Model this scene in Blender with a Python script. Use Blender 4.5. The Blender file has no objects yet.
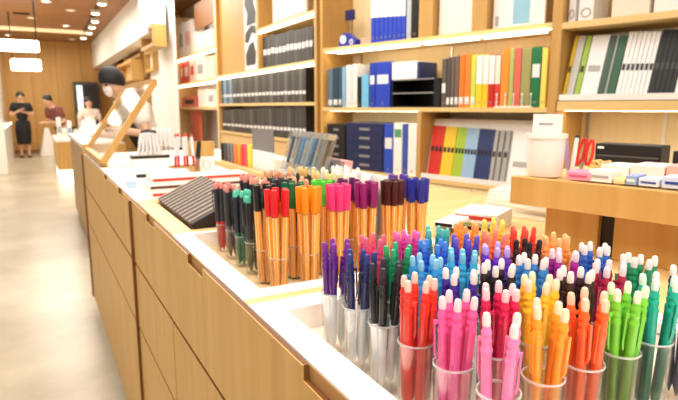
import bpy, bmesh, math, random
from mathutils import Vector, Matrix, Euler
random.seed(7)
S = bpy.context.scene
COL = S.collection
PI = math.pi
R_ = math.radians

# ------------------------------------------------------------------ camera
FPX, CX, CY, EYE = 545.0, 339.0, 200.0, 1.27
pitch = math.atan(93 / FPX)
_up = Vector((0, math.cos(pitch), math.sin(pitch)))
_y = Vector((34 - CX, 93, -FPX)).normalized()
_y = (_y - _up * _y.dot(_up)).normalized()
_x = _y.cross(_up)
ROT = Matrix((_x, _y, _up))            # camera axes -> world axes
EYEV = Vector((0, 0, EYE))
def ray(px, py): return ROT @ Vector((px - CX, -(py - CY), -FPX))
def onz(px, py, z): d = ray(px, py); return EYEV + d * ((z - EYE) / d.z)
def onx(px, py, x): d = ray(px, py); return EYEV + d * (x / d.x)
def ony(px, py, y): d = ray(px, py); return EYEV + d * (y / d.y)
def proj(p):
    c = ROT.transposed() @ (Vector(p) - EYEV)
    return CX + FPX * c.x / -c.z, CY - FPX * c.y / -c.z

cd = bpy.data.cameras.new('camera'); cam = bpy.data.objects.new('camera', cd); COL.objects.link(cam)
cd.sensor_width = 36; cd.lens = FPX / 678 * 36; cd.clip_start = 0.02
cam.matrix_world = Matrix.Translation(EYEV) @ ROT.to_4x4()
cd.dof.use_dof = True; cd.dof.focus_distance = 0.62; cd.dof.aperture_fstop = 10.0
S.camera = cam

# ------------------------------------------------------------------ materials
def lin(c):
    c /= 255.0
    return c / 12.92 if c <= 0.04045 else ((c + 0.055) / 1.055) ** 2.4
def rgb(c): return (lin(c[0]), lin(c[1]), lin(c[2]), 1)
_M = {}
def mat(name, c, rough=0.5, metal=0.0, coat=0.0, emit=0.0, var=0.06, sss=0.0):
    if name in _M: return _M[name]
    m = bpy.data.materials.new(name); m.use_nodes = True
    nt = m.node_tree; b = nt.nodes['Principled BSDF']
    b.inputs['Roughness'].default_value = rough
    b.inputs['Metallic'].default_value = metal
    b.inputs['Coat Weight'].default_value = coat
    b.inputs['Base Color'].default_value = rgb(c)
    if emit:
        b.inputs['Emission Color'].default_value = rgb(c); b.inputs['Emission Strength'].default_value = emit
    elif var:
        tc = nt.nodes.new('ShaderNodeTexCoord'); n = nt.nodes.new('ShaderNodeTexNoise')
        n.inputs['Scale'].default_value = 18; n.inputs['Detail'].default_value = 3
        nt.links.new(tc.outputs['Object'], n.inputs['Vector'])
        mx = nt.nodes.new('ShaderNodeMix'); mx.data_type = 'RGBA'
        r = rgb(c)
        mx.inputs[6].default_value = tuple(x * (1 - var) for x in r[:3]) + (1,)
        mx.inputs[7].default_value = tuple(min(1, x * (1 + var)) for x in r[:3]) + (1,)
        nt.links.new(n.outputs['Fac'], mx.inputs[0]); nt.links.new(mx.outputs[2], b.inputs['Base Color'])
    if sss:
        b.inputs['Subsurface Weight'].default_value = sss; b.inputs['Subsurface Radius'].default_value = (.01, .01, .01)
    _M[name] = m
    return m

def wood(name, c1, c2, scale=(30, 30, 1.6), rough=0.45, planks=None):
    m = bpy.data.materials.new(name); m.use_nodes = True
    nt = m.node_tree; b = nt.nodes['Principled BSDF']; b.inputs['Roughness'].default_value = rough
    tc = nt.nodes.new('ShaderNodeTexCoord'); mp = nt.nodes.new('ShaderNodeMapping')
    mp.inputs['Scale'].default_value = scale
    n = nt.nodes.new('ShaderNodeTexNoise'); n.inputs['Scale'].default_value = 1.0; n.inputs['Detail'].default_value = 5; n.inputs['Distortion'].default_value = .4
    cr = nt.nodes.new('ShaderNodeValToRGB')
    cr.color_ramp.elements[0].position = .3; cr.color_ramp.elements[1].position = .7
    cr.color_ramp.elements[0].color = rgb(c1); cr.color_ramp.elements[1].color = rgb(c2)
    L = nt.links.new
    L(tc.outputs['Object'], mp.inputs['Vector']); L(mp.outputs['Vector'], n.inputs['Vector']); L(n.outputs['Fac'], cr.inputs['Fac'])
    out = cr.outputs['Color']
    if planks:
        axis, width = planks
        sx = nt.nodes.new('ShaderNodeSeparateXYZ'); L(tc.outputs['Object'], sx.inputs[0])
        d = nt.nodes.new('ShaderNodeMath'); d.operation = 'DIVIDE'; d.inputs[1].default_value = width; L(sx.outputs[axis], d.inputs[0])
        fr = nt.nodes.new('ShaderNodeMath'); fr.operation = 'FRACT'; L(d.outputs[0], fr.inputs[0])
        gt = nt.nodes.new('ShaderNodeMath'); gt.operation = 'LESS_THAN'; gt.inputs[1].default_value = .03; L(fr.outputs[0], gt.inputs[0])
        mx = nt.nodes.new('ShaderNodeMix'); mx.data_type = 'RGBA'; mx.blend_type = 'MULTIPLY'
        L(gt.outputs[0], mx.inputs[0]); L(out, mx.inputs[6]); mx.inputs[7].default_value = (.72, .68, .64, 1)
        out = mx.outputs[2]
    L(out, b.inputs['Base Color'])
    _M[name] = m
    return m

def clear(name, tint=(255, 255, 255), gloss=.12, body=0.0, rough=.06):
    """thin clear plastic: light passes straight through, edges and highlights reflect"""
    m = bpy.data.materials.new(name); m.use_nodes = True
    nt = m.node_tree; nt.nodes.clear(); L = nt.links.new
    o = nt.nodes.new('ShaderNodeOutputMaterial'); t = nt.nodes.new('ShaderNodeBsdfTransparent'); t.inputs[0].default_value = rgb(tint)
    g = nt.nodes.new('ShaderNodeBsdfGlossy'); g.inputs['Roughness'].default_value = rough
    f = nt.nodes.new('ShaderNodeLayerWeight'); f.inputs['Blend'].default_value = gloss
    mx = nt.nodes.new('ShaderNodeMixShader')
    L(f.outputs['Facing'], mx.inputs[0]); L(t.outputs[0], mx.inputs[1]); L(g.outputs[0], mx.inputs[2])
    last = mx.outputs[0]
    if body:
        dfu = nt.nodes.new('ShaderNodeBsdfDiffuse'); dfu.inputs[0].default_value = rgb(tint)
        m2 = nt.nodes.new('ShaderNodeMixShader'); m2.inputs[0].default_value = body
        L(last, m2.inputs[1]); L(dfu.outputs[0], m2.inputs[2]); last = m2.outputs[0]
    L(last, o.inputs[0])
    _M[name] = m
    return m

OAK = wood('oak_front', (192, 146, 76), (208, 164, 94), (26, 26, 1.5))
OAKH = wood('oak_shelf', (226, 190, 122), (238, 206, 142), (4, 30, 30))
OAKL = wood('oak_board', (218, 178, 116), (232, 198, 140), (3, 30, 30))
OAKP = wood('oak_pale', (246, 224, 172), (252, 234, 190), (30, 30, 1.5))
BACKW = wood('wall_veneer', (204, 154, 82), (216, 168, 96), (6, 6, .5), .5, ('X', .62))
CEILW = wood('ceiling_boards', (150, 102, 60), (174, 124, 78), (1, 10, 8), .5, ('X', .16))
DARKW = wood('dark_post', (88, 58, 36), (112, 76, 48), (20, 20, 1.5))
WHITE = mat('white_lacquer', (246, 241, 234), .3, var=.01)
WALLW = mat('white_wall', (244, 240, 232), .6, var=.01)
PAPER = mat('white_paper', (244, 242, 238), .6, var=.02)
CREAM = mat('cream_paper', (236, 226, 206), .6, var=.03)
GREYP = mat('grey_paper', (176, 174, 170), .6)
BLACK = mat('black_plastic', (22, 21, 22), .35)
DARK = mat('gap_shade', (38, 28, 20), .6)  # painted shade for the drawer gaps
METAL = mat('brushed_metal', (190, 188, 184), .3, .9)
LED = mat('led_strip', (255, 240, 214), emit=4.5)
LED2 = mat('under_shelf_led', (255, 238, 206), emit=12.0)
LAMP = mat('lamp_glow', (255, 238, 208), emit=7.0)
CLEAR = clear('clear_cup', gloss=.16, body=.0)
RIMC = clear('cup_rim', gloss=.5, body=.28)
GLASS = clear('glass_pane', gloss=.07, body=.0)
ACRYL = clear('acrylic', (236, 242, 244), gloss=.2, body=.1)
def colr(n, c, r=.35, **k): return mat('c_' + n, c, r, **k)

# concrete floor
def concrete():
    m = bpy.data.materials.new('concrete'); m.use_nodes = True; nt = m.node_tree; b = nt.nodes['Principled BSDF']; L = nt.links.new
    tc = nt.nodes.new('ShaderNodeTexCoord'); n = nt.nodes.new('ShaderNodeTexNoise'); n.inputs['Scale'].default_value = 1.6; n.inputs['Detail'].default_value = 8; n.inputs['Roughness'].default_value = .6
    cr = nt.nodes.new('ShaderNodeValToRGB'); cr.color_ramp.elements[0].position = .35; cr.color_ramp.elements[1].position = .68
    cr.color_ramp.elements[0].color = rgb((174, 164, 142)); cr.color_ramp.elements[1].color = rgb((204, 195, 172))
    L(tc.outputs['Object'], n.inputs['Vector']); L(n.outputs['Fac'], cr.inputs['Fac']); L(cr.outputs[0], b.inputs['Base Color'])
    b.inputs['Roughness'].default_value = .28
    return m
CONC = concrete()

# ------------------------------------------------------------------ mesh helpers
class MB:
    def __init__(s): s.v = []; s.f = []; s.m = []
    def add(s, vs, fs, mi=0, mx=None):
        o = len(s.v)
        s.v += [tuple(mx @ Vector(p)) if mx else tuple(p) for p in vs]
        s.f += [tuple(i + o for i in f) for f in fs]; s.m += [mi] * len(fs)
        return s
    def box(s, x0, x1, y0, y1, z0, z1, mi=0, mx=None):
        vs = [(x, y, z) for z in (z0, z1) for y in (y0, y1) for x in (x0, x1)]
        return s.add(vs, [(0, 2, 3, 1), (4, 5, 7, 6), (0, 1, 5, 4), (2, 6, 7, 3), (0, 4, 6, 2), (1, 3, 7, 5)], mi, mx)
    def lathe(s, prof, n=12, mi=0, mx=None, sx=1, sy=1, ph=0):
        vs, fs, rings = [], [], []
        for r, z in prof:
            if r <= 1e-7: vs.append((0, 0, z)); rings.append([len(vs) - 1] * n)
            else:
                b = len(vs); vs += [(r * sx * math.cos(2 * PI * i / n + ph), r * sy * math.sin(2 * PI * i / n + ph), z) for i in range(n)]
                rings.append(list(range(b, b + n)))
        for a, b in zip(rings, rings[1:]):
            for i in range(n):
                j = (i + 1) % n
                q = [a[i], a[j], b[j], b[i]]; q = [x for k, x in enumerate(q) if x not in q[:k]]
                if len(q) > 2: fs.append(tuple(q))
        return s.add(vs, fs, mi, mx)
    def prism(s, poly, lo, hi, mi=0, mx=None, axis='y'):
        n = len(poly)
        def P(p, t): return (p[0], t, p[1]) if axis == 'y' else ((t, p[0], p[1]) if axis == 'x' else (p[0], p[1], t))
        vs = [P(p, lo) for p in poly] + [P(p, hi) for p in poly]
        fs = [tuple(range(n)), tuple(range(2 * n - 1, n - 1, -1))] + [(i, i + n, (i + 1) % n + n, (i + 1) % n) for i in range(n)]
        return s.add(vs, fs, mi, mx)
    def tube(s, pts, r, n=8, mi=0):
        pts = [Vector(p) for p in pts]; vs, fs = [], []
        for k, p in enumerate(pts):
            t = (pts[min(k + 1, len(pts) - 1)] - pts[max(k - 1, 0)]).normalized()
            a = t.orthogonal().normalized() if k == 0 else (a - t * a.dot(t)).normalized()
            b = t.cross(a); rr = r[k] if isinstance(r, (list, tuple)) else r
            vs += [tuple(p + (a * math.cos(2 * PI * i / n) + b * math.sin(2 * PI * i / n)) * rr) for i in range(n)]
        for k in range(len(pts) - 1):
            for i in range(n):
                j = (i + 1) % n; fs.append((k * n + i, k * n + j, (k + 1) * n + j, (k + 1) * n + i))
        fs += [tuple(range(n))[::-1], tuple(range((len(pts) - 1) * n, len(pts) * n))]
        return s.add(vs, fs, mi)
    def beam(s, a, b, w, h, mi=0, up=(0, 0, 1)):
        a, b = Vector(a), Vector(b); t = (b - a); l = t.length; t.normalize()
        x = Vector(up).cross(t).normalized(); y = t.cross(x)
        m = Matrix.Translation(a) @ Matrix((x, y, t)).transposed().to_4x4()
        return s.box(-w / 2, w / 2, -h / 2, h / 2, 0, l, mi, m)
    def mesh(s, name, mats):
        me = bpy.data.meshes.new(name); me.from_pydata(s.v, [], s.f)
        for m in (mats if isinstance(mats, (list, tuple)) else [mats]): me.materials.append(m)
        for p, k in zip(me.polygons, s.m): p.material_index = k
        bm = bmesh.new(); bm.from_mesh(me); bmesh.ops.recalc_face_normals(bm, faces=bm.faces); bm.to_mesh(me); bm.free()
        for p in me.polygons: p.use_smooth = True
        me.set_sharp_from_angle(angle=.7)
        return me
    def build(s, name, mats, parent=None, loc=(0, 0, 0), rz=0, bev=0):
        o = bpy.data.objects.new(name, s.mesh(name, mats)); COL.objects.link(o)
        o.location = loc; o.rotation_euler = (0, 0, rz)
        if parent: o.parent = parent
        if bev:
            b = o.modifiers.new('bevel', 'BEVEL'); b.width = bev; b.segments = 2; b.limit_method = 'ANGLE'
        return o
def tag(o, label, cat, group=None):
    o['label'] = label; o['category'] = cat
    if group: o['group'] = group
    return o
def thing(name, label, cat, loc=(0, 0, 0), rz=0, group=None):
    o = bpy.data.objects.new(name, None); COL.objects.link(o); o.empty_display_size = .02
    o.location = loc; o.rotation_euler = (0, 0, rz)
    return tag(o, label, cat, group)
def struct(o): o['kind'] = 'structure'; return o
KIDS = {}
def inst(proto, name, label, cat, loc, rot, group):
    """a fresh Empty carrying copies of the parts of a prototype: proto = list of (part name, mesh, [sub-parts])"""
    r = bpy.data.objects.new(name, None); COL.objects.link(r); r.empty_display_size = .02
    r.location = loc; r.rotation_euler = rot
    tag(r, label, cat, group)
    for pn, me in proto:
        o = bpy.data.objects.new(pn, me); COL.objects.link(o); o.parent = r
    return r
ORD = ['first', 'second', 'third', 'fourth', 'fifth', 'sixth', 'seventh', 'eighth', 'ninth', 'tenth', 'eleventh', 'twelfth', 'thirteenth', 'fourteenth', 'fifteenth', 'sixteenth', 'seventeenth', 'eighteenth', 'nineteenth', 'twentieth', 'twenty-first', 'twenty-second', 'twenty-third']
def rank(i, n):
    if n == 1: return 'only one'
    if i == 0: return 'leftmost'
    if i == n - 1: return 'rightmost'
    return ORD[i] + ' from left'

class Wall:
    """a shelf front: s runs along it towards the camera, d into it"""
    def __init__(w, O, a):
        w.O = Vector((O[0], O[1], 0)); w.u = Vector((math.sin(a), -math.cos(a), 0)); w.n = Vector((math.cos(a), math.sin(a), 0))
        w.rz = math.atan2(w.u.y, w.u.x)
    def pt(w, s, d, z): return w.O + w.u * s + w.n * d + Vector((0, 0, z))
    def hit(w, px, py, d=0.0):
        r = ray(px, py); t = (w.O + w.n * d - EYEV).dot(w.n) / r.dot(w.n)
        p = EYEV + r * t
        return (p - w.O).dot(w.u), p.z
NEAR = Wall((2.255, 3.22), R_(14.5))
SIDE = Wall((2.26, 6.0), 0)

# ------------------------------------------------------------------ room shell
YB = 17.4; ZC = 3.05
struct(MB().box(-4, 5, -2.5, YB + .2, -.1, 0).build('floor', CONC))
struct(MB().box(-4, 5, -2.5, YB + .2, ZC, ZC + .1).build('ceiling', CEILW))
struct(MB().box(-4, 5, YB, YB + .2, 0, ZC).build('wall_back', BACKW))
struct(MB().box(-.95, -.70, 10.0, YB, 0, ZC).build('wall_left', WALLW))
struct(MB().box(2.62, 2.75, 4.2, YB, 0, ZC).build('wall_right', mat('shelf_wall', (238, 226, 204), .6)))
struct(MB().box(-1.15, 3.0, .38, .5, 0, ZC).build('wall_near', OAKL, None, NEAR.pt(0, 0, 0), NEAR.rz))
struct(MB().box(-.70, 1.0, YB - .03, YB, 0, .1).build('baseboard_back', mat('base_wood', (150, 104, 54), .5)))
# white column
ya, yb = onx(152, 100, 1.92).y, onx(176, 100, 1.92).y
struct(MB().box(1.92, 1.96, yb, ya, 0, ZC).build('wall_column', WALLW))
# pleated bulkhead over the cube shelves
XV = onz(103, 30, ZC).x
yv0 = onx(146, 40, XV).y
mb = MB(); n = 26; zb0 = onx(118, 52, XV).z
for i in range(n):
    y0 = yv0 + (YB - yv0) * i / n; y1 = yv0 + (YB - yv0) * (i + 1) / n
    mb.box(XV, XV + .30, y0 + .012, y1 - .012, zb0, ZC).box(XV + .02, XV + .30, y0, y1, zb0 + .01, ZC)
struct(mb.build('trim_bulkhead', WALLW))
# ceiling cove strip
p0, p1 = onz(8, 27, ZC), onz(85, 32, ZC)
struct(MB().box(-.70, 1.35, p0.y - .12, p0.y + .12, ZC - .05, ZC).build('trim_ceiling', mat('cove_cream', (250, 220, 170), emit=.8)))
# dark doorway / fridge at back
o = thing('display_fridge', 'dark tall fridge with a lit white strip against back wall', 'fridge', (1.0, YB - .62, 0))
MB().box(0, .62, 0, .58, 0, 1.95).build('cabinet', mat('fridge_dark', (58, 56, 52), .35), o, bev=.01)
MB().box(.06, .20, -.012, 0, .5, 1.85).build('lit_strip', mat('fridge_light', (210, 228, 236), emit=1.0), o)
MB().box(.24, .58, -.012, 0, .3, 1.88).build('door', mat('fridge_door', (34, 34, 34), .2), o)

# recessed ceiling lights + track spots
spots = [(102, 5), (95.5, 14.5), (95, 22.5), (92, 28.5), (89, 34), (83.5, 39)]
tr = thing('light_track', 'black ceiling track carrying the line of round spots', 'light track', (0, 0, 0))
a, b = onz(112, -14, ZC - .12), onz(83, 40, ZC - .12)
b.y = min(b.y, YB - .3)
MB().beam((a.x, a.y, ZC - .02), (b.x, b.y, ZC - .015), .05, .03).build('rail', mat('track_brown', (96, 64, 40), .5), tr)
def lampz(px, py): return onz(px, py, ZC - .13)
pts = [lampz(*s) for s in spots]
for i, p in enumerate(pts):
    f = (i + .6) / len(pts)
    y = min(p.y, YB - .3)
    lbl = 'round glowing track spot, ' + ('nearest' if i == 0 else ('last before the back wall' if i == 5 else ORD[i] + ' from the near end')) + ' of the ceiling row'
    t = thing('track_spot', lbl, 'spotlight', (p.x, y, ZC), 0, 'ceiling track spots')
    MB().lathe([(.012, -.06), (.012, -.032)], 8).build('stem', METAL, t)
    MB().lathe([(0, -.09), (.07, -.09), (.075, -.12), (.075, -.06), (0, -.055)], 14).build('housing', mat('spot_white', (230, 222, 206), .5), t)
    MB().lathe([(0, -.135), (.05, -.13), (.066, -.118), (0, -.115)], 14).build('lens', LAMP, t)
for px, py, nm in [(70.5, 10, 'in line with the mid ceiling'), (66, 25.5, 'beside the cream cove strip'), (31.5, 17.5, 'over the pendant lamps'), (72, 39, 'close to the back wall'), (8, 35, 'beside the white side wall'), (46, 1, 'above the pendant stem')]:
    p = onz(px, py, ZC)
    if p.y > YB - .3: p.y = YB - .3
    t = thing('downlight', 'small recessed round downlight ' + nm, 'downlight', (p.x, p.y, ZC), 0, 'recessed downlights')
    MB().lathe([(.06, -.012), (.09, -.012), (.09, 0), (.06, 0), (.06, -.012)], 16).build('rim', mat('spot_white', (230, 222, 206)), t)
    MB().lathe([(0, -.006), (.06, -.006), (.06, -.001), (0, -.001)], 14).build('lens', LAMP if nm[0] in 'a' or 'side' in nm else mat('lamp_dim', (255, 226, 180), emit=1.2), t)
# pendants: glowing horizontal tubes
def pendant(pxa, pxb, py, y, lbl, stemx):
    A, B = ony(pxa, py, y), ony(pxb, py, y)
    L = B.x - A.x; zc = (A.z + B.z) / 2
    t = thing('pendant_lamp', lbl, 'lamp', ((A.x + B.x) / 2, y, ZC), 0, 'tube pendant lamps')
    mx = Matrix.Translation((0, 0, zc - ZC)) @ Matrix.Rotation(PI / 2, 4, 'Y')
    r = 4.2 * y / (FPX * .87)
    MB().lathe([(0, -L / 2), (r * .8, -L / 2), (r, -L / 2 + r * .2), (r, L / 2 - r * .2), (r * .8, L / 2), (0, L / 2)], 16, 0, mx).build('tube', LAMP, t)
    for k, s in enumerate(stemx):
        x = ony(s, py, y).x - (A.x + B.x) / 2
        MB().lathe([(.010, zc - ZC + r), (.010, 0)], 8, 0, Matrix.Translation((x, 0, 0))).build('stem', BLACK, t)
    MB().box(-.14, .14, -.03, .03, -.03, 0).build('ceiling_plate', BLACK, t)
pendant(-14, 39, 45.5, 9.0, 'larger glowing tube pendant hung closer in the aisle', (-8, 37))
pendant(11, 41, 65, 12.5, 'smaller glowing tube pendant hung deeper in the shop', (13, 39))

# wooden cube boxes on the wall under the bulkhead
k = 0
for (xa, xb, y0, y1, nm) in [(141, 152, 27, 49, 'topmost, beside the white column'), (124, 139, 42, 60, 'upper, below the bulkhead edge'), (132, 146, 52, 80, 'middle, closest to the pale gap'), (112, 124, 54, 64, 'highest of the far end'), (118, 131, 62, 82, 'bright one with a pale inside'), (145, 152, 50, 72, 'below the topmost box'), (105, 116, 66, 92, 'lowest and farthest toward the back wall')]:
    X = XV + .04 + .22 * (k % 4); k += 1
    A, B = onx(xa, y1, X), onx(xb, y0, X)
    ym = sorted((A.y, B.y)); zz = sorted((onx((xa + xb) / 2, y1, X).z, onx((xa + xb) / 2, y0, X).z))
    L = min(ym[1] - ym[0], 3.2); H = zz[1] - zz[0]
    if ym[0] + L > YB - .05: ym[0] = min(ym[0], YB - .6); L = YB - .05 - ym[0]
    t = thing('cube_box', 'open wooden wall box, ' + nm, 'shelf box', (X, ym[0], zz[0]), 0, 'wooden wall boxes')
    w = .05
    MB().box(0, .2, 0, L, 0, w).box(0, .2, 0, L, H - w, H).box(0, .2, 0, w, w, H - w).box(0, .2, L - w, L, w, H - w).build('frame', OAK, t)
    MB().box(.16, .2, w, L - w, w, H - w).build('back_panel', OAKL if 'bright' in nm else OAK, t)
struct(MB().box(XV + .95, XV + 1.03, max(yv0, 10.9), YB, 0, ZC).build('wall_boxes', wood('box_wall', (190, 142, 80), (206, 160, 98))))

# ------------------------------------------------------------------ the drawer island
X0, TOP, XE, YF, YU, YN = .24, .986, 1.26, 3.70, 1.77, -.45
FLOORZ = .951
EDGE = mat('seam_shade', (112, 68, 28), .6)  # dark drawer edges, shade of the seams put into the colour
def cabinet(ya, yb, lbl, notches, mid, low):
    t = thing('drawer_cabinet', lbl, 'cabinet', (X0, ya, 0), 0, None)
    MB().box(.0245, XE - X0, .0, yb - ya, .07, .928).build('body', OAK, t)
    MB().box(.07, XE - X0 - .05, .0, yb - ya, 0, .07).build('plinth', mat('plinth', (120, 98, 70), .6), t)
    g = .004
    # top front with finger notches
    poly = [(g, .789), (yb - ya - g, .789), (yb - ya - g, .984)]
    for c in sorted(notches, reverse=True):
        c -= ya
        poly += [(c + .055, .984), (c + .055, .966), (c - .055, .966), (c - .055, .984)]
    poly += [(g, .984)]
    o = MB().prism(poly, 0, .0016, axis='x').prism(poly, .0016, .008, 1, axis='x').build('drawer', [OAK, EDGE], t)
    for c in notches:
        MB().box(.0082, .0092, c - ya - .058, c - ya + .058, .955, .9835).build('finger_recess', mat('recess', (176, 128, 72)), o)
    for row, z0, z1 in ((mid, .573, .779), (low, .072, .563)):
        e = [ya] + row + [yb]
        for a, b in zip(e, e[1:]):
            MB().box(0, .0016, a - ya + g, b - ya - g, z0, z1).box(.0016, .008, a - ya + g, b - ya - g, z0, z1, 1).build('drawer', [OAK, EDGE], t)
    MB().box(.0215, .0240, .0, yb - ya, .07, .928).build('gap_shade_sheet', DARK, t)  # dark sheet painting the shade behind the drawer gaps
    MB().box(-.009, .0092, yb - ya - .0035, yb - ya, .07, .984).build('seam_shade_strip', EDGE, t)  # added dark strip standing in for the shaded seam between cabinets
    return t
cabinet(YN, YU, 'near oak drawer cabinet carrying the two white pen trays', [.465, 1.0, 1.462], [.15, .69, 1.228], [.15])
cabinet(YU, YF, 'farther oak drawer cabinet under the white top with boxes', [2.022, 2.47], [], [])
# end panel of the far cabinet
# tops
def top(name, lbl, x0, x1, y0, y1, m, z0=.93, cat='worktop'):
    o = MB().box(0, x1 - x0, 0, y1 - y0, z0, TOP).build(name, m, None, (x0, y0, 0), bev=.002)
    return tag(o, lbl, cat)
XT = .745
top('worktop', 'oak worktop running behind the pen trays and holders', XT, XE, YN, 1.735, OAKL)
top('worktop', 'white worktop with stationery boxes and pen cups on it', .2497, XE, 1.745, YF, WHITE)
top('divider_strip', 'light oak strip dividing the two white trays', .2497, XT - .001, .728, .749, OAKL, cat='strip')
top('divider_strip', 'light oak strip between the slatted holder and white worktop', .2497, XT - .001, 1.715, 1.744, OAKL, cat='strip')
def tray(name, lbl, y0, y1, iy0, iy1, ix0, ix1, m, fl, x0=.2497, x1=XT - .002, hole=None):
    t = thing(name, lbl, 'tray', (x0, y0, .93))
    X, Y = x1 - x0, y1 - y0
    h = TOP - .93
    a, b, c, d = ix0 - x0, ix1 - x0, iy0 - y0, iy1 - y0
    mb = MB().box(0, X, 0, c, 0, h).box(0, X, d, Y, 0, h).box(0, a, c, d, 0, h).box(b, X, c, d, 0, h)
    mb.build('rim', m, t)
    MB().box(a, b, c, d, 0, FLOORZ - .93).build('floor_board', fl, t)
    return t
TF = mat('tray_floor', (222, 196, 150), .4)
tray('pen_tray', 'white sunken tray holding six rows of erasable pen cups', .17, .726, .255, .680, .290, .705, WHITE, mat('tray_pale', (240, 228, 206), .4))
tray('pen_tray', 'white sunken tray holding the orange fineliners and green gel pens', .750, 1.234, .785, 1.214, .290, .712, WHITE, TF)
tray('pen_tray', 'white tray at the near end of the island, empty rim', YN + .01, .160, YN + .08, .10, .290, .705, WHITE, TF)
tray('slat_tray', 'oak tray frame holding the dark striped notebooks', 1.236, 1.713, 1.262, 1.69, .300, .70, OAKL, OAKL)

# ------------------------------------------------------------------ pen cups
cup_me = MB().lathe([(0, 0), (.0162, 0), (.0186, .080), (.0192, .0812), (.0186, .082), (.0178, .0806), (.0155, .0025), (0, .0025)], 20).mesh('cup', CLEAR)
rim_me = MB().lathe([(.0178, .0800), (.0192, .0803), (.0195, .0812), (.0192, .0822), (.0178, .0822), (.0176, .0812), (.0178, .0800)], 24).mesh('rim', RIMC)
rim2_me = MB().lathe([(.0157, .0620), (.0170, .0623), (.0173, .0632), (.0170, .0641), (.0157, .0641), (.0155, .0632), (.0157, .0620)], 24).mesh('rim', RIMC)
cup2_me = MB().lathe([(0, 0), (.0155, 0), (.0165, .062), (.0170, .063), (.0164, .064), (.0157, .0625), (.0148, .0025), (0, .0025)], 20).mesh('cup', CLEAR)
base_me = MB().lathe([(0, 0), (.0205, 0), (.0205, .0012), (0, .0012)], 20).mesh('ring', mat('cup_ring', (96, 66, 40)))
def place_cup(me, x, y, z, lbl, grp):
    o = bpy.data.objects.new('pen_cup', me); COL.objects.link(o); o.location = (x, y, z); tag(o, lbl, 'cup', grp)
    q = bpy.data.objects.new('rim', rim_me if me == cup_me else rim2_me); COL.objects.link(q); q.parent = o
    return o

# erasable click pens ------------------------------------------------
def shade(c, k): return tuple(max(0, min(255, int(v * k))) for v in c)
def tint(c, k): return tuple(int(v + (255 - v) * k) for v in c)
PROTO = {}
def erasable(c, tipc, low):
    key = ('e', c, tipc, low)
    if key in PROTO: return PROTO[key]
    bm = mat('pen%d_%d_%d' % c, c, .28, coat=.3, var=.03); tm = mat('tip%d_%d_%d' % tipc, tipc, .55, var=.02)
    lm = mat('grip%d_%d_%d' % low, low, .35, var=.03)
    sl = .92
    def LT(pr): return [(r * sl, z) for r, z in pr]
    grip = MB().lathe(LT([(0, 0), (.0010, .001), (.0018, .004), (.0040, .010), (.0050, .015), (.0052, .072), (.0050, .0745), (0, .0745)]), 10).mesh('grip', lm)
    barrel = MB().lathe(LT([(.0050, .0745), (.0052, .0755), (.0052, .108), (.0057, .109), (.0057, .1125), (.0048, .1135), (.0046, .1165), (.0052, .1175), (.0052, .120), (.0046, .121), (.0046, .124), (.0052, .1247), (.0050, .1275), (.0040, .1295), (.0038, .1320), (0, .1320)]), 10).mesh('barrel', bm)
    er = MB().lathe([(.0032, .1320), (.0036, .1345), (.0035, .1395), (.0027, .1430), (0, .1445)], 10).mesh('eraser', tm)
    cl = MB().prism([(.0046, .120), (.0082, .121), (.0082, .088), (.0062, .082), (.0058, .0845), (.0066, .090), (.0066, .117), (.0046, .117)], -.0016, .0016).mesh('clip', bm)
    PROTO[key] = [('barrel', barrel), ('grip', grip), ('eraser', er), ('clip', cl)]
    return PROTO[key]
def fan(n, r0, spread, rnd, ph):
    out = []
    for i in range(n):
        a = ph + 2 * PI * i / n + rnd.uniform(-.12, .12)
        out.append((r0 * math.cos(a), r0 * math.sin(a), a, spread * rnd.uniform(.75, 1.05)))
    return out
def fill(proto, name, cat, x, y, z, n, r0, spread, rnd, fmt, grp, leanx=0, jz=.003):
    rows = []
    for (dx, dy, a, t) in fan(n, r0, spread, rnd, rnd.uniform(0, 6.28)):
        ax = Vector((math.cos(a) * math.sin(t) + leanx, math.sin(a) * math.sin(t), math.cos(t))).normalized()
        q = Vector((0, 0, 1)).rotation_difference(ax).to_matrix() @ Matrix.Rotation(rnd.choice([2.2, 3.2, 4.2, 5.2, 3.7]) + rnd.uniform(-.5, .5), 3, 'Z')
        tipp = Vector((x + dx, y + dy, z)) + ax * .14
        rows.append((proj(tipp)[0], (x + dx, y + dy, z + .0035 + rnd.uniform(0, jz)), q.to_euler()))
    rows.sort(key=lambda r: r[0])
    for i, (_, loc, e) in enumerate(rows):
        inst(proto, name, fmt % rank(i, len(rows)), cat, loc, e, grp)

W = (250, 240, 236)
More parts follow.
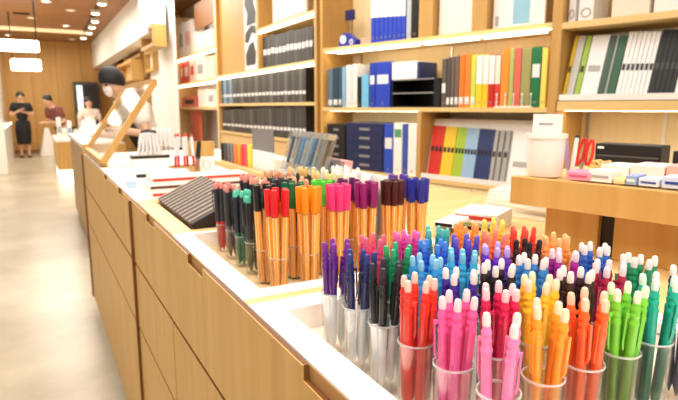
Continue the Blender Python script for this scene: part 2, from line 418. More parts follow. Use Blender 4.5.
# (name, body, tip, lower barrel, pens)
GRID = [
 [('purple', (98, 34, 138), (128, 52, 160), (255, 255, 255), 4), ('rose pink', (226, 70, 120), (240, 104, 140), (226, 70, 120), 4), ('magenta', (206, 50, 150), (240, 110, 190), (206, 50, 150), 5), ('teal', (34, 150, 160), (96, 200, 190), (34, 150, 160), 4), ('pale tangerine', (246, 150, 60), (250, 168, 90), (246, 150, 60), 4), ('lemon yellow', (250, 206, 52), (252, 222, 96), (250, 206, 52), 5)],
 [('navy', (28, 36, 92), (50, 62, 130), (255, 255, 255), 4), ('green', (24, 130, 84), (56, 176, 116), (24, 120, 80), 4), ('cobalt blue', (36, 92, 206), (80, 140, 230), (36, 92, 206), 5), ('indigo', (62, 56, 180), (104, 96, 214), (62, 56, 180), 4), ('coral', (246, 120, 92), (250, 150, 128), (246, 120, 92), 4), ('bright red', (226, 50, 44), (240, 84, 70), (226, 50, 44), 4)],
 [('black', (30, 28, 32), (48, 46, 52), (255, 255, 255), 4), ('cyan', (48, 156, 222), (140, 206, 240), (48, 156, 222), 5), ('sky blue', (60, 176, 226), (120, 204, 236), (60, 176, 226), 5), ('violet', (112, 52, 196), (200, 170, 240), (112, 52, 196), 5), ('dark wine', (62, 26, 26), (44, 28, 28), (62, 26, 26), 3), ('peach orange', (248, 160, 84), (252, 190, 130), (248, 160, 84), 5)],
 [('vermilion red', (238, 58, 42), (252, 206, 190), (238, 58, 42), 6), ('dark violet', (56, 40, 150), W, (56, 40, 150), 4), ('jet black', (34, 30, 32), W, (34, 30, 32), 5), ('light azure', (54, 136, 206), W, (54, 136, 206), 5), ('plum magenta', (170, 34, 150), (246, 222, 236), (170, 34, 150), 4), ('royal blue', (46, 100, 192), W, (46, 100, 192), 5)],
 [('hot pink', (242, 92, 160), (252, 220, 224), (242, 92, 160), 4), ('crimson', (214, 30, 84), (252, 212, 220), (214, 30, 84), 5), ('sunny yellow', (250, 196, 48), (252, 232, 196), (250, 196, 48), 5), ('brown black', (58, 34, 28), W, (58, 34, 28), 5), ('wine red', (176, 24, 70), (248, 226, 230), (176, 24, 70), 5), ('forest green', (28, 140, 92), W, (28, 140, 92), 5)],
 [('pastel pink', (246, 130, 184), (254, 226, 222), (246, 130, 184), 3), ('golden orange', (250, 158, 36), (254, 226, 186), (250, 158, 36), 4), ('orange', (244, 98, 40), (254, 206, 176), (244, 98, 40), 5), ('lime green', (120, 206, 52), (238, 244, 214), (96, 150, 40), 5), ('turquoise', (26, 176, 150), (226, 244, 232), (24, 110, 86), 5), ('slate navy', (52, 56, 96), W, (52, 56, 96), 4)]]
for r, row in enumerate(GRID):
    for c, (nm, body, tip, low, n) in enumerate(row):
        x, y = .3255 + .0545 * c, .6 - .058 * r
        rnd = random.Random(31 * r + 7 * c + 3); n += 1 if r < 5 and n < 6 else 0
        cl = 'clear plastic cup holding the %s erasable pens' % nm
        place_cup(cup_me, x, y, FLOORZ, cl, 'clear cups in the near tray')
        fill(erasable(body, tip, low), 'erasable_pen', 'pen', x, y, FLOORZ, n, .0070 if n < 5 else .0076 if n < 6 else .0095, .064 if n < 6 else .050, rnd,
             ('%s erasable click pen with %s tip, %%s in its cup' % (nm, 'white' if tip == W else 'pale' if sum(tip) > 640 else 'matching')), 'erasable pens in the near tray', leanx=.02)

# fineliners and gel pens --------------------------------------------
STRIPE = mat('liner_stripe', (255, 232, 180), .4); ORANGEB = mat('liner_orange', (253, 164, 48), .35)
def fineliner(c):
    key = ('f', c)
    if key in PROTO: return PROTO[key]
    cm = mat('cap%d_%d_%d' % c, c, .3, var=.03)
    b = MB(); R = .0053; n = 12; pr = []
    for i in range(6):
        for d in (-.41, .41): a = PI / 3 * i + d; pr.append((R * math.cos(a), R * math.sin(a)))
    vs = [(p[0], p[1], 0) for p in pr] + [(p[0], p[1], .133) for p in pr]
    b.add(vs, [tuple(range(12)), tuple(range(12, 24))])
    for i in range(12):
        j = (i + 1) % 12; b.add([vs[i], vs[j], vs[j + 12], vs[i + 12]], [(0, 1, 2, 3)], 0 if i % 2 == 0 else 1)
    barrel = b.mesh('barrel', [ORANGEB, STRIPE])
    cap = MB().lathe([(.0055, .133), (.0067, .1332), (.0069, .135), (.0065, .176), (.0056, .1785), (0, .1785)], 6).mesh('cap', cm)
    band = MB().lathe([(.0049, .1322), (.0056, .1322), (.0056, .1334), (.0049, .1334)], 12).mesh('band', mat('liner_band', (70, 40, 24)))
    plug = MB().lathe([(0, -.002), (.003, -.002), (.0040, 0), (0, .0005)], 8).mesh('end_plug', cm)
    PROTO[key] = [('barrel', barrel), ('cap', cap), ('collar', band), ('end_plug', plug)]
    return PROTO[key]
def gelpen(body, low, tip, H=.152):
    key = ('g', body, low, tip, H)
    if key in PROTO: return PROTO[key]
    k = H / .152
    bm = mat('gel%d_%d_%d' % body, body, .3, coat=.2); lm = mat('gell%d_%d_%d' % low, low, .3); tm = mat('gelt%d_%d_%d' % tip, tip, .5)
    lowr = MB().lathe([(0, 0), (.0012, .001), (.0045, .016), (.0053, .022), (.0053, .066 * k), (0, .066 * k)], 10).mesh('ink_barrel', lm)
    cap = MB().lathe([(.0053, .066 * k), (.0060, .0665 * k), (.0058, .136 * k), (.0050, .139 * k), (0, .139 * k)], 10).mesh('cap', bm)
    t = MB().lathe([(.0048, .139 * k), (.0050, .141 * k), (.0048, .147 * k), (.0034, .151 * k), (0, .152 * k)], 10).mesh('end_plug', tm)
    clip = MB().prism([(.0052, .136 * k), (.0092, .137 * k), (.0092, .096 * k), (.0074, .092 * k), (.0080, .130 * k), (.0052, .131 * k)], -.0018, .0018).mesh('clip', bm)
    PROTO[key] = [('ink_barrel', lowr), ('cap', cap), ('end_plug', t), ('clip', clip)]
    return PROTO[key]
def F(nm, c, n=5): return ('f', nm, c, n)
def G(nm, body, low, tip, n=5, H=.152): return ('g', nm, body, low, tip, n, H)
DK = (44, 44, 50)
SAL, CRM = (236, 160, 130), (240, 214, 150)
T2 = [
 [F('red', (222, 36, 40), 5), F('orange', (246, 150, 30), 6), F('pink', (238, 62, 130), 6), F('plum', (146, 32, 104), 6), F('dark brown', (74, 28, 24), 7), F('blue', (46, 50, 150), 6)],
 [F('black', (26, 24, 28), 5), F('dark green', (20, 104, 62), 5), F('light green', (84, 206, 66), 6), F('aubergine', (110, 30, 96), 4), G('grey capped', (170, 164, 158), (190, 170, 140), (226, 216, 196), 5, .165), F('violet', (92, 60, 160), 4)],
 [G('olive gel', DK, (92, 100, 60), (90, 196, 170), 4, .148), F('charcoal', (50, 50, 54), 5), G('salmon tipped', DK, (120, 90, 60), SAL, 5, .172), G('cream tipped', DK, (110, 96, 50), CRM, 5, .180), G('white capped', (222, 214, 204), (226, 206, 180), (240, 236, 226), 5, .170), G('silver capped', (176, 174, 178), (200, 190, 170), (236, 232, 226), 4, .170)],
 [G('teal gel', DK, (16, 120, 88), (96, 206, 176), 5), G('rust tipped', DK, (120, 80, 60), (214, 120, 90), 5, .165), G('apricot tipped', DK, (130, 90, 60), (240, 176, 130), 5, .172), G('straw tipped', (60, 60, 50), (120, 110, 60), (236, 206, 130), 5, .178), G('pearl capped', (216, 206, 200), (226, 206, 180), (246, 240, 230), 5, .172), G('mauve capped', (150, 120, 160), (200, 180, 170), (220, 200, 220), 4, .168)],
 [G('grey gel', DK, (120, 96, 100), (214, 140, 130), 5), G('blush tipped', DK, (140, 90, 80), (240, 170, 150), 5, .165), G('copper tipped', DK, (120, 80, 60), (206, 132, 100), 5, .172), G('ochre tipped', (60, 60, 50), (120, 100, 60), (226, 186, 110), 5, .178), G('ivory capped', (226, 220, 206), (226, 206, 180), (246, 238, 220), 4, .172), G('frost capped', (210, 208, 210), (206, 200, 190), (240, 240, 238), 4, .172)],
 [G('red gel', DK, (206, 44, 44), (232, 140, 136), 5), G('rosy tipped', DK, (150, 80, 80), (236, 150, 140), 5, .165), G('tan tipped', DK, (120, 90, 60), (222, 164, 120), 5, .170), G('sand tipped', (60, 60, 50), (120, 100, 60), (230, 200, 140), 4, .176), G('linen capped', (222, 214, 200), (226, 206, 180), (240, 232, 214), 4, .172), G('chalk capped', (216, 214, 214), (206, 200, 190), (244, 244, 242), 4, .174)]]
for r, row in enumerate(T2):
    for c, it in enumerate(row):
        x, y = .349 + .0588 * c, [.848, .912, .974, 1.033, 1.098, 1.163][r]
        rnd = random.Random(91 * r + 17 * c + 5)
        kind, nm = it[0], it[1]
        place_cup(cup2_me, x, y, FLOORZ, 'low clear cup holding the %s %s' % (nm, 'fineliners' if kind == 'f' else 'pens'), 'clear cups in the fineliner tray')
        if kind == 'f':
            fill(fineliner(it[2]), 'fineliner', 'pen', x, y, FLOORZ, it[3], .0092 if it[3] < 6 else .0102, .045, rnd, 'orange striped fineliner with %s cap, %%s in its cup' % nm, 'fineliners in the far tray', jz=.001)
        else:
            fill(gelpen(*it[2:5], it[6]), 'gel_pen', 'pen', x, y, FLOORZ, it[5], .0088, .045, rnd, '%s pen, %%s in its low cup' % nm, 'gel pens in the far tray')

# dark notebooks standing on edge in the sloped oak slat tray --------------------------
nb_m = mat('notebook_dark', (36, 27, 24), .6); nb_e = mat('notebook_edge', (214, 188, 168), .6)
NN = 12
nb = [('cover', MB().box(0, .148, 0, .0275, 0, .034).mesh('cover', nb_m)), ('page_edge', MB().box(-.001, .1485, .0280, .0325, .001, .0355).mesh('page_edge', nb_e))]
MBW = MB().prism([(.002, 0), (.185, 0), (.185, .0765), (.162, .0765), (.002, .004)], 0, .425).build('sloped_block', OAKL, None, (.302, 1.264, FLOORZ + .0006))
tag(MBW, 'sloped oak block the dark notebooks rest on', 'block')
for i in range(NN):
    inst(nb, 'notebook', 'dark thin notebook lying tilted in the oak tray, ' + ('nearest the pens' if i == 0 else 'last before the white worktop' if i == NN - 1 else ORD[i] + ' from the pens'), 'notebook', (.318, 1.268 + i * .0345, FLOORZ + .0165), (0, R_(-24.6), 0), 'dark notebooks in the slat tray')

# ------------------------------------------------------------------ hutch (raised oak shelf) at the right of the island
HZ1, HZ0 = 1.205, 1.146
XH = .83
c0 = onx(511, 176, XH); HZ1 = c0.z; HZ0 = onx(511, 203, XH).z
c1 = onz(678, 193, HZ1); hv = (c1 - c0); hv.z = 0
HRZ = math.atan2(hv.y, hv.x); HL = hv.length + .35
H0 = (c0.x, c0.y, 0)
t = thing('raised_shelf', 'oak raised shelf unit loaded with boxes behind the pen tray', 'shelf unit', (c0.x, c0.y, TOP), HRZ)
hz1, hz0 = HZ1 - TOP, HZ0 - TOP
MB().box(0, HL, 0, .02, hz0, hz1).build('front_rail', OAK, t, bev=.001)
MB().box(0, HL, .02, .40, hz0 + .012, hz1 - .003).build('shelf_board', OAKL, t)
def hs(px, py, d):
    """hutch-local x of a pixel on the plane d behind the rail"""
    n = Vector((-math.sin(HRZ), math.cos(HRZ), 0)); r = ray(px, py)
    o = Vector(H0) + n * d
    tt = (o - EYEV).dot(n) / r.dot(n); p = EYEV + r * tt
    return (p - Vector(H0)).dot(Vector((math.cos(HRZ), math.sin(HRZ), 0))), p.z
for a, b in ((545, 597), (614, 740)):
    x0, x1 = hs(a, 230, .06)[0], hs(b, 240, .06)[0]
    MB().box(x0, min(x1, HL), .06, .075, 0.001, hz0 + .012).build('pedestal_panel', OAK, t)
MB().box(hs(592, 230, .08)[0], hs(619, 230, .08)[0], .0765, .09, 0.001, hz0 + .012).build('recess_shade_panel', mat('recess_shade', (40, 28, 20), .6), t)  # dark panel painting the shade inside the gap between the pedestals
def on_hutch(px, py, d): x, z = hs(px, py, d); return Vector((H0[0] + x * math.cos(HRZ) - d * math.sin(HRZ), H0[1] + x * math.sin(HRZ) + d * math.cos(HRZ), HZ1)), x
def hbox(name, lbl, cat, pa, pb, ytop, ybot, d, dep, m, grp=None, bev=.001, extra=None, zmin=.006):
    xa, xb = hs(pa, ybot, d)[0], hs(pb, ybot, d)[0]; h = max(zmin, hs((pa + pb) / 2, ytop, d)[1] - HZ1)
    P, _ = on_hutch(pa, ybot, d)
    t = thing(name, lbl, cat, P + Vector((0, 0, .0008)), HRZ, grp)
    MB().box(0, xb - xa, 0, dep, 0, h).build('box' if name.endswith('box') else 'body', m, t, bev=bev)
    if extra: extra(t, xb - xa, h)
    return t
# white cup with card
P, x = on_hutch(544, 178, .05); w = (hs(562, 178, .05)[0] - hs(526, 178, .05)[0]) / 2; ph = hs(544, 134, .05)[1] - HZ1
t = thing('white_cup', 'white rounded cup at the end of the raised oak shelf', 'cup', P + Vector((0, 0, .001)), HRZ)
MB().lathe([(0, 0), (w * .8, 0), (w * .9, ph * .1), (w * .97, ph * .9), (w * 1.05, ph * .9), (w * 1.05, ph), (w * .9, ph), (w * .84, .004), (0, .004)], 24).build('body', WHITE, t)
t = thing('price_card', 'white price card standing in the white cup', 'card', P + Vector((0, 0, .006)), HRZ)
MB().box(-w * .80, w * .80, -.001, .001, w * .1, hs(540, 117, .05)[1] - HZ1).build('sheet', PAPER, t)
MB().box(-w * .45, w * .3, -.0016, -.001, ph + .012, ph + .016).build('print', GREYP, t)
# tools beside it
def stick(name, lbl, px, py, px2, py2, r, m, cat, d=.1, head=None):
    P, x = on_hutch(px, py, d); x2, z2 = hs(px2, py2, d)
    t = thing(name, lbl, cat, P + Vector((0, 0, .001)), HRZ)
    top = Vector((x2 - x, 0, z2 - HZ1))
    MB().tube([(0, 0, r), top * .5, top], [r * .8, r, r * .9], 10).build('handle', m, t)
    if head: MB().tube([top, top * 1.06], [r * 1.15, r * .7], 10).build('cap', head, t)
    return t
stick('craft_knife', 'lilac handled tool leaning beside the white cup', 568, 172, 566, 140, .0045, colr('lilac', (178, 150, 206)), 'tool', .12, colr('violet2', (120, 80, 160)))
stick('marker_pen', 'white stick marker with black foot between cup and scissors', 571, 174, 577, 138, .0045, WHITE, 'marker', .075, BLACK)
P, x = on_hutch(578, 172, .10)
t = thing('scissors', 'red handled scissors standing upright by the white cup', 'scissors', P + Vector((0, 0, .001)), HRZ)
RED = colr('red_handle', (222, 52, 44))
hh = hs(585, 137, .10)[1] - HZ1
def ring(cx, cz, a, b, tilt, r=.0032):
    return [(cx + a * math.cos(q) * math.cos(tilt) + b * math.sin(q) * math.sin(tilt), 0, cz - a * math.cos(q) * math.sin(tilt) + b * math.sin(q) * math.cos(tilt)) for q in [2 * PI * i / 14 for i in range(15)]]
MB().tube(ring(.004, hh * .62, .006, hh * .34, .22), .003, 8).build('handle_loop', RED, t)
MB().tube(ring(.020, hh * .60, .006, hh * .32, .12), .003, 8).build('handle_loop', RED, t)
MB().prism([(0, .001), (.006, .001), (.012, hh * .34), (.004, hh * .34)], -.001, .001).build('blade', METAL, t)
# black flat case and small packs
def drawer_lines(t, w, h):
    MB().box(.004, w - .004, -.0012, 0, h * .45, h * .52).build('slot', mat('slot_grey', (80, 80, 82)), t)
    MB().box(.006, .02, -.0015, -.0012, h * .78, h * .88).build('label', PAPER, t)
hbox('storage_case', 'long black case at the back of the raised shelf', 'case', 594, 660, 145, 164, .31, .06, BLACK, None, .002, drawer_lines)
hbox('tape_dispenser', 'small black dispenser beyond the long black case', 'dispenser', 672, 692, 152, 164, .25, .04, BLACK)
for i, (pa, pb, yt, yb, m, lb) in enumerate([(566, 590, 172, 178, colr('pinkpk', (240, 160, 190)), 'flat pink pack beside the scissors'), (588, 611, 171, 181, PAPER, 'white eraser pack with tiny print beside the pink pack'), (613, 624, 179, 184, colr('yellowpk', (244, 220, 150)), 'small yellow pack on the raised shelf rim'), (625, 636, 176, 185, colr('bluepk', (150, 172, 214)), 'small blue lettered pack beside the yellow one'), (638, 658, 179, 187, colr('lavpk', (222, 228, 240)), 'pale blue pack with dark blue band'), (661, 690, 178, 189, colr('bluepk2', (206, 216, 238)), 'pale pack with navy band at the end of the raised shelf')]):
    def ex(t, w, h, i=i):
        MB().box(w * .12, w * .88, -.0008, 0, h * .35, h * .6).build('print_band', [colr('rose', (214, 90, 130)), GREYP, CREAM, PAPER, colr('navyband', (50, 70, 150)), colr('navyband', (50, 70, 150))][i], t)
    hbox('eraser_pack', lb, 'eraser pack', pa, pb, yt, yb, .03 + .002 * i, .05, m, 'packs on the raised shelf', .001, ex)
for i, (pa, pb, yt, yb, m, lb) in enumerate([(600, 628, 166, 174, PAPER, 'white paper pack behind the eraser packs'), (630, 664, 166, 174, colr('palepink', (248, 228, 224)), 'pale pink sheet pack behind the blue packs'), (666, 700, 167, 175, colr('redpk', (236, 178, 168)), 'red and white pack at the back corner')]):
    hbox('paper_pack', lb, 'paper pack', pa, pb, yt, yb, .14, .08, m, 'paper packs on the raised shelf')
P, x = on_hutch(600, 163, .23)
t = thing('cord_bundle', 'tan looped cord lying before the long black case', 'cord', P + Vector((0, 0, .004)), HRZ)
MB().tube([(.022 * math.cos(q) , .012 * math.sin(q), .003 + .007 * (1 + math.sin(2.5 * q))) for q in [i * .35 for i in range(40)]], .0028, 6).build('loop', colr('tan', (224, 180, 116)), t)

# ------------------------------------------------------------------ paper and boxed stationery behind the tray
def flat(name, lbl, cat, px, py, z, L, D, h, rz, m, grp, edge=None):
    P = onz(px, py, z)
    t = thing(name, lbl, cat, (P.x, P.y, z), rz, grp)
    MB().box(0, L, 0, D, 0, h).build('body', m, t, bev=.001)
    if edge: MB().box(.003, L - .003, -.0009, 0, h * .15, h * .85).build('spine', edge, t)
    return t
WR = R_(-62)
zz = TOP + .0005
for i, (m, e, lb) in enumerate([(PAPER, BLACK, 'lowest box of the black and white stack'), (PAPER, None, 'plain box above the lowest in the stack'), (PAPER, BLACK, 'middle black edged box in the stack'), (PAPER, None, 'plain white box near the stack top'), (PAPER, BLACK, 'black edged box topping the stack')]):
    flat('paper_box', lb + ' by the blue capped pens', 'box', 434, 226, zz, .042, .09, .0095, WR, m, 'black and white stacked boxes', e)
    P0 = (0, 0); zz += .0101
zz = TOP + .0005
GRN = colr('greenspine', (150, 160, 84)); RDS = colr('redspine', (186, 54, 50))
for i, (m, e, h, lb) in enumerate([(PAPER, BLACK, .010, 'white pad pack with black spine lowest of its stack'), (PAPER, GRN, .008, 'white pad pack with green spine'), (PAPER, None, .004, 'white pad pack between green and red spines'), (PAPER, RDS, .012, 'white pad pack with bold red spine'), (PAPER, None, .004, 'plain white pad pack on the red spined one')]):
    P = onz(453, 228, TOP)
    t = thing('pad_pack', lb, 'paper pack', (P.x, P.y, zz), WR, 'pad packs behind the tray')
    MB().box(0, .105, 0, .12, 0, h).build('body', m, t, bev=.001)
    if e: MB().box(.003, .102, -.0009, 0, h * .12, h * .9).build('spine', e, t)
    zz += h + .0006
zz = TOP + .0005
for i in range(5):
    P = onz(483 + i * 1.2, 212, TOP)
    t = thing('booklet', ['thick white booklet lowest of the loose pile', 'white booklet second in the loose pile', 'white booklet midway up the loose pile', 'white booklet under the topmost one', 'topmost skewed white booklet of the pile'][i], 'booklet', (P.x, P.y, zz), R_(-78) + R_([0, 3, -3, 4, 8][i]), 'white booklets behind the tray')
    MB().box(0, .19, 0, .20, 0, .011).build('pages', PAPER, t, bev=.001)
    MB().box(-.001, .191, -.001, .201, .0111, .0118).build('cover', WHITE if i % 2 else CREAM, t)
    zz += .0126

# ------------------------------------------------------------------ oak riser with sign, packs and highlighters
XB = .765
ya, yb = onx(287, 187, XB).y, onx(212, 164, XB).y
zt = onx(240, 171, XB).z
RT = max(zt - .035, TOP + .02)
t = thing('riser', 'long oak riser board behind the orange fineliners', 'riser', (XB, ya, TOP), 0)
MB().box(0, .012, 0, yb - ya, 0, zt - TOP).build('front_board', OAK, t, bev=.001)
MB().box(.012, .30, 0, yb - ya, 0, RT - TOP).build('platform', OAKL, t)
def rpt(px, py, x): return onx(px, py, x)
# sign
xs = XB + .05
a, b = onx(252, 128, xs), onx(273, 128, xs)
hgt = a.z - RT
t = thing('sign_holder', 'two tone grey sign panel standing on the riser', 'sign', (xs, b.y, RT + .0006), 0)
Wd = a.y - b.y
MB().box(0, .004, 0, Wd, 0, hgt * .48).build('lower_panel', mat('sign_light', (226, 226, 230), .4), t)
MB().box(0, .0041, 0, Wd, hgt * .48, hgt).build('upper_panel', mat('sign_grey', (116, 114, 114), .4), t)
MB().box(.0042, .05, .01, Wd - .01, 0, .003).build('foot', ACRYL, t)
# highlighters
hl = [(BLACK, 'black'), (mat('hl_grey', (74, 72, 74)), 'charcoal'), (mat('hl_grey2', (110, 106, 104)), 'grey'), (mat('hl_grey3', (128, 120, 114)), 'warm grey'), (colr('hl_or', (240, 128, 50)), 'orange'), (colr('hl_or2', (246, 160, 60)), 'amber'), (colr('hl_red', (232, 64, 56)), 'red'), (colr('hl_pk', (244, 90, 120)), 'pink'), (colr('hl_yel', (232, 220, 70)), 'yellow')]
for i, (m, nm) in enumerate(hl):
    px = 223.5 + i * 3.4
    xq = XB + .055
    p = onx(px, 158, xq); tz = onx(px, 143 + .2 * i, xq).z
    t = thing('highlighter', nm + ' marker standing upright on the oak riser', 'marker', (xq, p.y, RT + .0006), 0, 'markers on the riser')
    h = tz - RT
    mm = Matrix.Identity(4)
    MB().lathe([(0, 0), (.011, 0), (.0125, .003), (.0125, h * .6), (0, h * .6)], 12, 0, None, 1, 1).build('barrel', m, t)
    MB().lathe([(.0128, h * .6), (.0132, h * .61), (.0128, h * .95), (.010, h), (0, h)], 12).build('cap', m, t)
# pens in clear packs, leaning in an acrylic rack
xr = XB + .05
y1 = onx(276, 180, xr).y; y0 = onx(318, 182, xr).y
rt = thing('acrylic_rack', 'clear acrylic rack holding slanted blue pen packs', 'rack', (xr, y0, RT + .0006), 0)
L = y1 - y0; RH = onx(300, 133, xr).z - RT
MB().box(0, .09, 0, L, 0, .003).build('base', ACRYL, rt)
MB().box(.085, .088, 0, L, .003, RH * .5).build('back_panel', ACRYL, rt)
MB().box(0, .003, 0, L, .003, RH * .35).build('front_panel', ACRYL, rt)
ink = [(22, 66, 104), (44, 112, 164), (96, 162, 210), (140, 194, 230), (60, 126, 186), (40, 70, 110), (40, 48, 60)]
for i in range(7):
    yy = y0 + L * (.13 + .78 * (6 - i) / 6.0)
    t = thing('pen_pack', 'clear pack with ' + ['dark teal', 'teal', 'pale blue', 'icy blue', 'mid blue', 'slate', 'charcoal'][i] + ' pen leaning in the acrylic rack', 'pen pack', (xr + .012 + .006 * (i % 2), yy, RT + .0115), 0, 'pen packs in the acrylic rack')
    t.rotation_euler = (R_(20), R_(8), 0)
    h = RH * 1.0
    MB().box(-.004, .036, -.001, .014, 0, h).build('wrap', ACRYL, t)
    MB().lathe([(0, .004), (.003, .006), (.0064, .02), (.0064, h * .6), (.0072, h * .6), (.0072, h * .93), (0, h * .95)], 10, 0, Matrix.Translation((.015, .0055, 0))).build('pen', mat('ink%d' % i, ink[i], .3), t)
    MB().box(.012, .018, -.0002, .0012, h * .62, h * .92).build('pocket_clip', METAL, t)
    MB().box(.0, .03, -.0016, -.001, h * .90, h).build('header', mat('hdr', (196, 190, 180)), t)
# pink box with navy tag
xp = XB + .16
a, b = onx(322, 158, xp), onx(345, 158, xp); zb = RT
t = thing('pink_box', 'pale pink box with a navy tag behind the pens', 'box', (xp, b.y, RT + .0006), 0)
MB().box(0, .03, 0, a.y - b.y, 0, a.z - RT).build('box', colr('palepk2', (232, 200, 206)), t, bev=.002)
MB().box(-.001, .031, -.001, a.y - b.y + .001, a.z - RT - .012, a.z - RT + .001).build('lid', colr('palepk3', (238, 170, 176)), t)
ty = onx(331, 170, xp).y - b.y
MB().box(-.003, -.001, ty - .018, ty + .018, .012, a.z - RT - .006).build('tag', colr('navytag', (36, 32, 104)), t)
MB().lathe([(0, 0), (.007, 0), (.007, .0008), (0, .0008)], 14, 0, Matrix.Translation((-.003, ty, (a.z - RT) * .55)) @ Matrix.Rotation(-PI / 2, 4, 'Y')).build('tag_mark', WHITE, t)

# ------------------------------------------------------------------ goods on the white worktop
def wbox(name, lbl, px, py, L, D, h, m, z=TOP, rz=0, grp=None, stripe=None, cat='box'):
    P = onz(px, py, z)
    t = thing(name, lbl, cat, (P.x, P.y, z + .0006), rz, grp)
    MB().box(0, D, 0, L, 0, h).build('box', m, t, bev=.0015)
    if stripe: MB().box(.004, D - .004, -.0012, 0, h * .35, h * .75).build('stripe', stripe, t)
    return t
REDL = colr('redline', (204, 52, 44))
wbox('flat_box', 'lowest long white box with red line on the worktop', 152, 199, .10, .34, .020, WHITE, TOP, 0, 'white red lined boxes', REDL)
P = onz(152, 199, TOP)
for k in range(2):
    t = thing('flat_box', ['middle white box of the red lined stack', 'topmost white box of the red lined stack'][k], 'box', (P.x - .004 + .012 * k, P.y + .015 + .02 * k, TOP + .0212 + k * .0206), 0, 'white red lined boxes')
    MB().box(0, .32, 0, .10, 0, .020).build('box', WHITE, t, bev=.0015); MB().box(.004, .31, -.0012, 0, .007, .015).build('stripe', [mat('dkline', (92, 50, 44)), REDL][k], t)
P = onz(143, 195, TOP)
wbox('eraser_box', 'pale blue little box near the front of white worktop', 128, 188, .05, .03, .022, colr('pblue', (176, 200, 226)))
wbox('eraser_box', 'white small box leaning by the pale blue one', 139, 191, .07, .035, .03, WHITE)
wbox('tissue_box', 'low pale blue box behind the white boxes', 157, 179, .10, .13, .03, colr('pblue2', (186, 208, 232)))
wbox('ink_case', 'small black case lying by the cup of white pens', 137, 178, .03, .05, .012, BLACK, cat='case')
# open pen holders
def holder(lbl, px, py, w, d, h, m, rimm, n, proto, fmt, grp, sp=.16, name='pen_holder', zb=TOP):
    P = onz(px, py, zb)
    t = thing(name, lbl, 'pen holder', (P.x, P.y, zb + .0006), 0)
    th = .003
    MB().box(0, w, 0, d, 0, th).box(0, w, 0, th, th, h).box(0, w, d - th, d, th, h).box(0, th, th, d - th, th, h).box(w - th, w, th, d - th, th, h).build('body', m, t)
    if rimm: MB().box(-.002, w + .002, -.002, .002, h - .014, h).box(-.002, w + .002, d - .002, d + .002, h - .014, h).box(-.002, .002, 0.002, d - .002, h - .014, h).box(w - .002, w + .002, .002, d - .002, h - .014, h).build('rim', rimm, t)
    rnd = random.Random(int(px)); rows = []
    for i in range(n):
        f = (i + .5) / n
        x = P.x + th + .008 + (w - 2 * th - .016) * f; y = P.y + d * (.3 + .4 * (i % 2))
        a = (f - .5) * 2 * sp
        rows.append((proj((x + math.sin(a) * .14, y, zb + .14))[0], (x, y, zb + th + .002), (0, a, 3.6)))
    rows.sort()
    for i, (_, l, e) in enumerate(rows): inst(proto, 'display_pen', fmt % rank(i, len(rows)), 'pen', l, e, grp)
whitepen = gelpen((236, 234, 232), (214, 208, 204), (250, 250, 248), 5) if False else gelpen((232, 230, 230), (206, 200, 198), (250, 250, 248), .175)
blackpen = gelpen((40, 38, 40), (226, 222, 220), (232, 230, 228))
holder('black rimmed white holder full of clear pens', 133, 168, .17, .07, .055, WHITE, BLACK, 12, gelpen((226, 224, 222), (236, 232, 230), (40, 38, 40), .175), 'white pen with black end, %s in the black rimmed holder', 'pens in the black rimmed holder', .28)
holder('plain white holder of clear pens beside the black rimmed one', 150, 163, .14, .07, .060, WHITE, None, 10, whitepen, 'clear white pen, %s in the plain holder', 'pens in the plain white holder', .08)
holder('small oak block holding red and white pens', 172, 176, .12, .07, .036, OAK, None, 5, gelpen((226, 222, 220), (206, 52, 48), (214, 70, 62), .17), 'white and red pen, %s in the oak block', 'pens in the oak block', .06)
p = onz(196, 182, TOP)
t = thing('display_pen', 'large brown and black display pen leaning by the notebooks', 'pen', (p.x, p.y, TOP + .001), 0); t.rotation_euler = (0, R_(7), 0)
MB().lathe([(0, 0), (.006, .0), (.0085, .01), (.0085, .09), (0, .09)], 12).build('barrel', mat('brownpen', (150, 104, 78)), t)
MB().lathe([(.0090, .09), (.0095, .091), (.0085, .15), (.004, .160), (0, .160)], 12).build('cap', BLACK, t)
# white stand with wooden box
P = onz(199, 173, TOP)
w_ = onz(217, 173, TOP).x - P.x; h_ = onz(199, 158, TOP); h_ = (173 - 158) / 545 * P.length * .97
t = thing('cube_stand', 'white cube stand with a grey emblem behind the notebooks', 'stand', (P.x, P.y, TOP + .0006), 0)
MB().box(0, w_, 0, w_, 0, h_).build('body', WHITE, t, bev=.002)
MB().tube([(w_ / 2 + .016 * math.cos(q), -.0012, h_ * .5 + .02 * math.sin(q)) for q in [2 * PI * i / 16 for i in range(17)]], .0018, 6).build('emblem', GREYP, t)
t = thing('wooden_box', 'shallow wooden box on top of the white cube stand', 'box', (P.x - w_ * .45, P.y, TOP + h_ + .0012), 0)
W2 = w_ * 1.5; D2 = w_
MB().box(0, W2, 0, D2, 0, .006).box(0, W2, 0, .008, .006, h_ * .9).box(0, W2, D2 - .008, D2, .006, h_ * .9).box(0, .008, .008, D2 - .008, .006, h_ * .9).box(W2 - .008, W2, .008, D2 - .008, .006, h_ * .9).build('box', OAK, t)

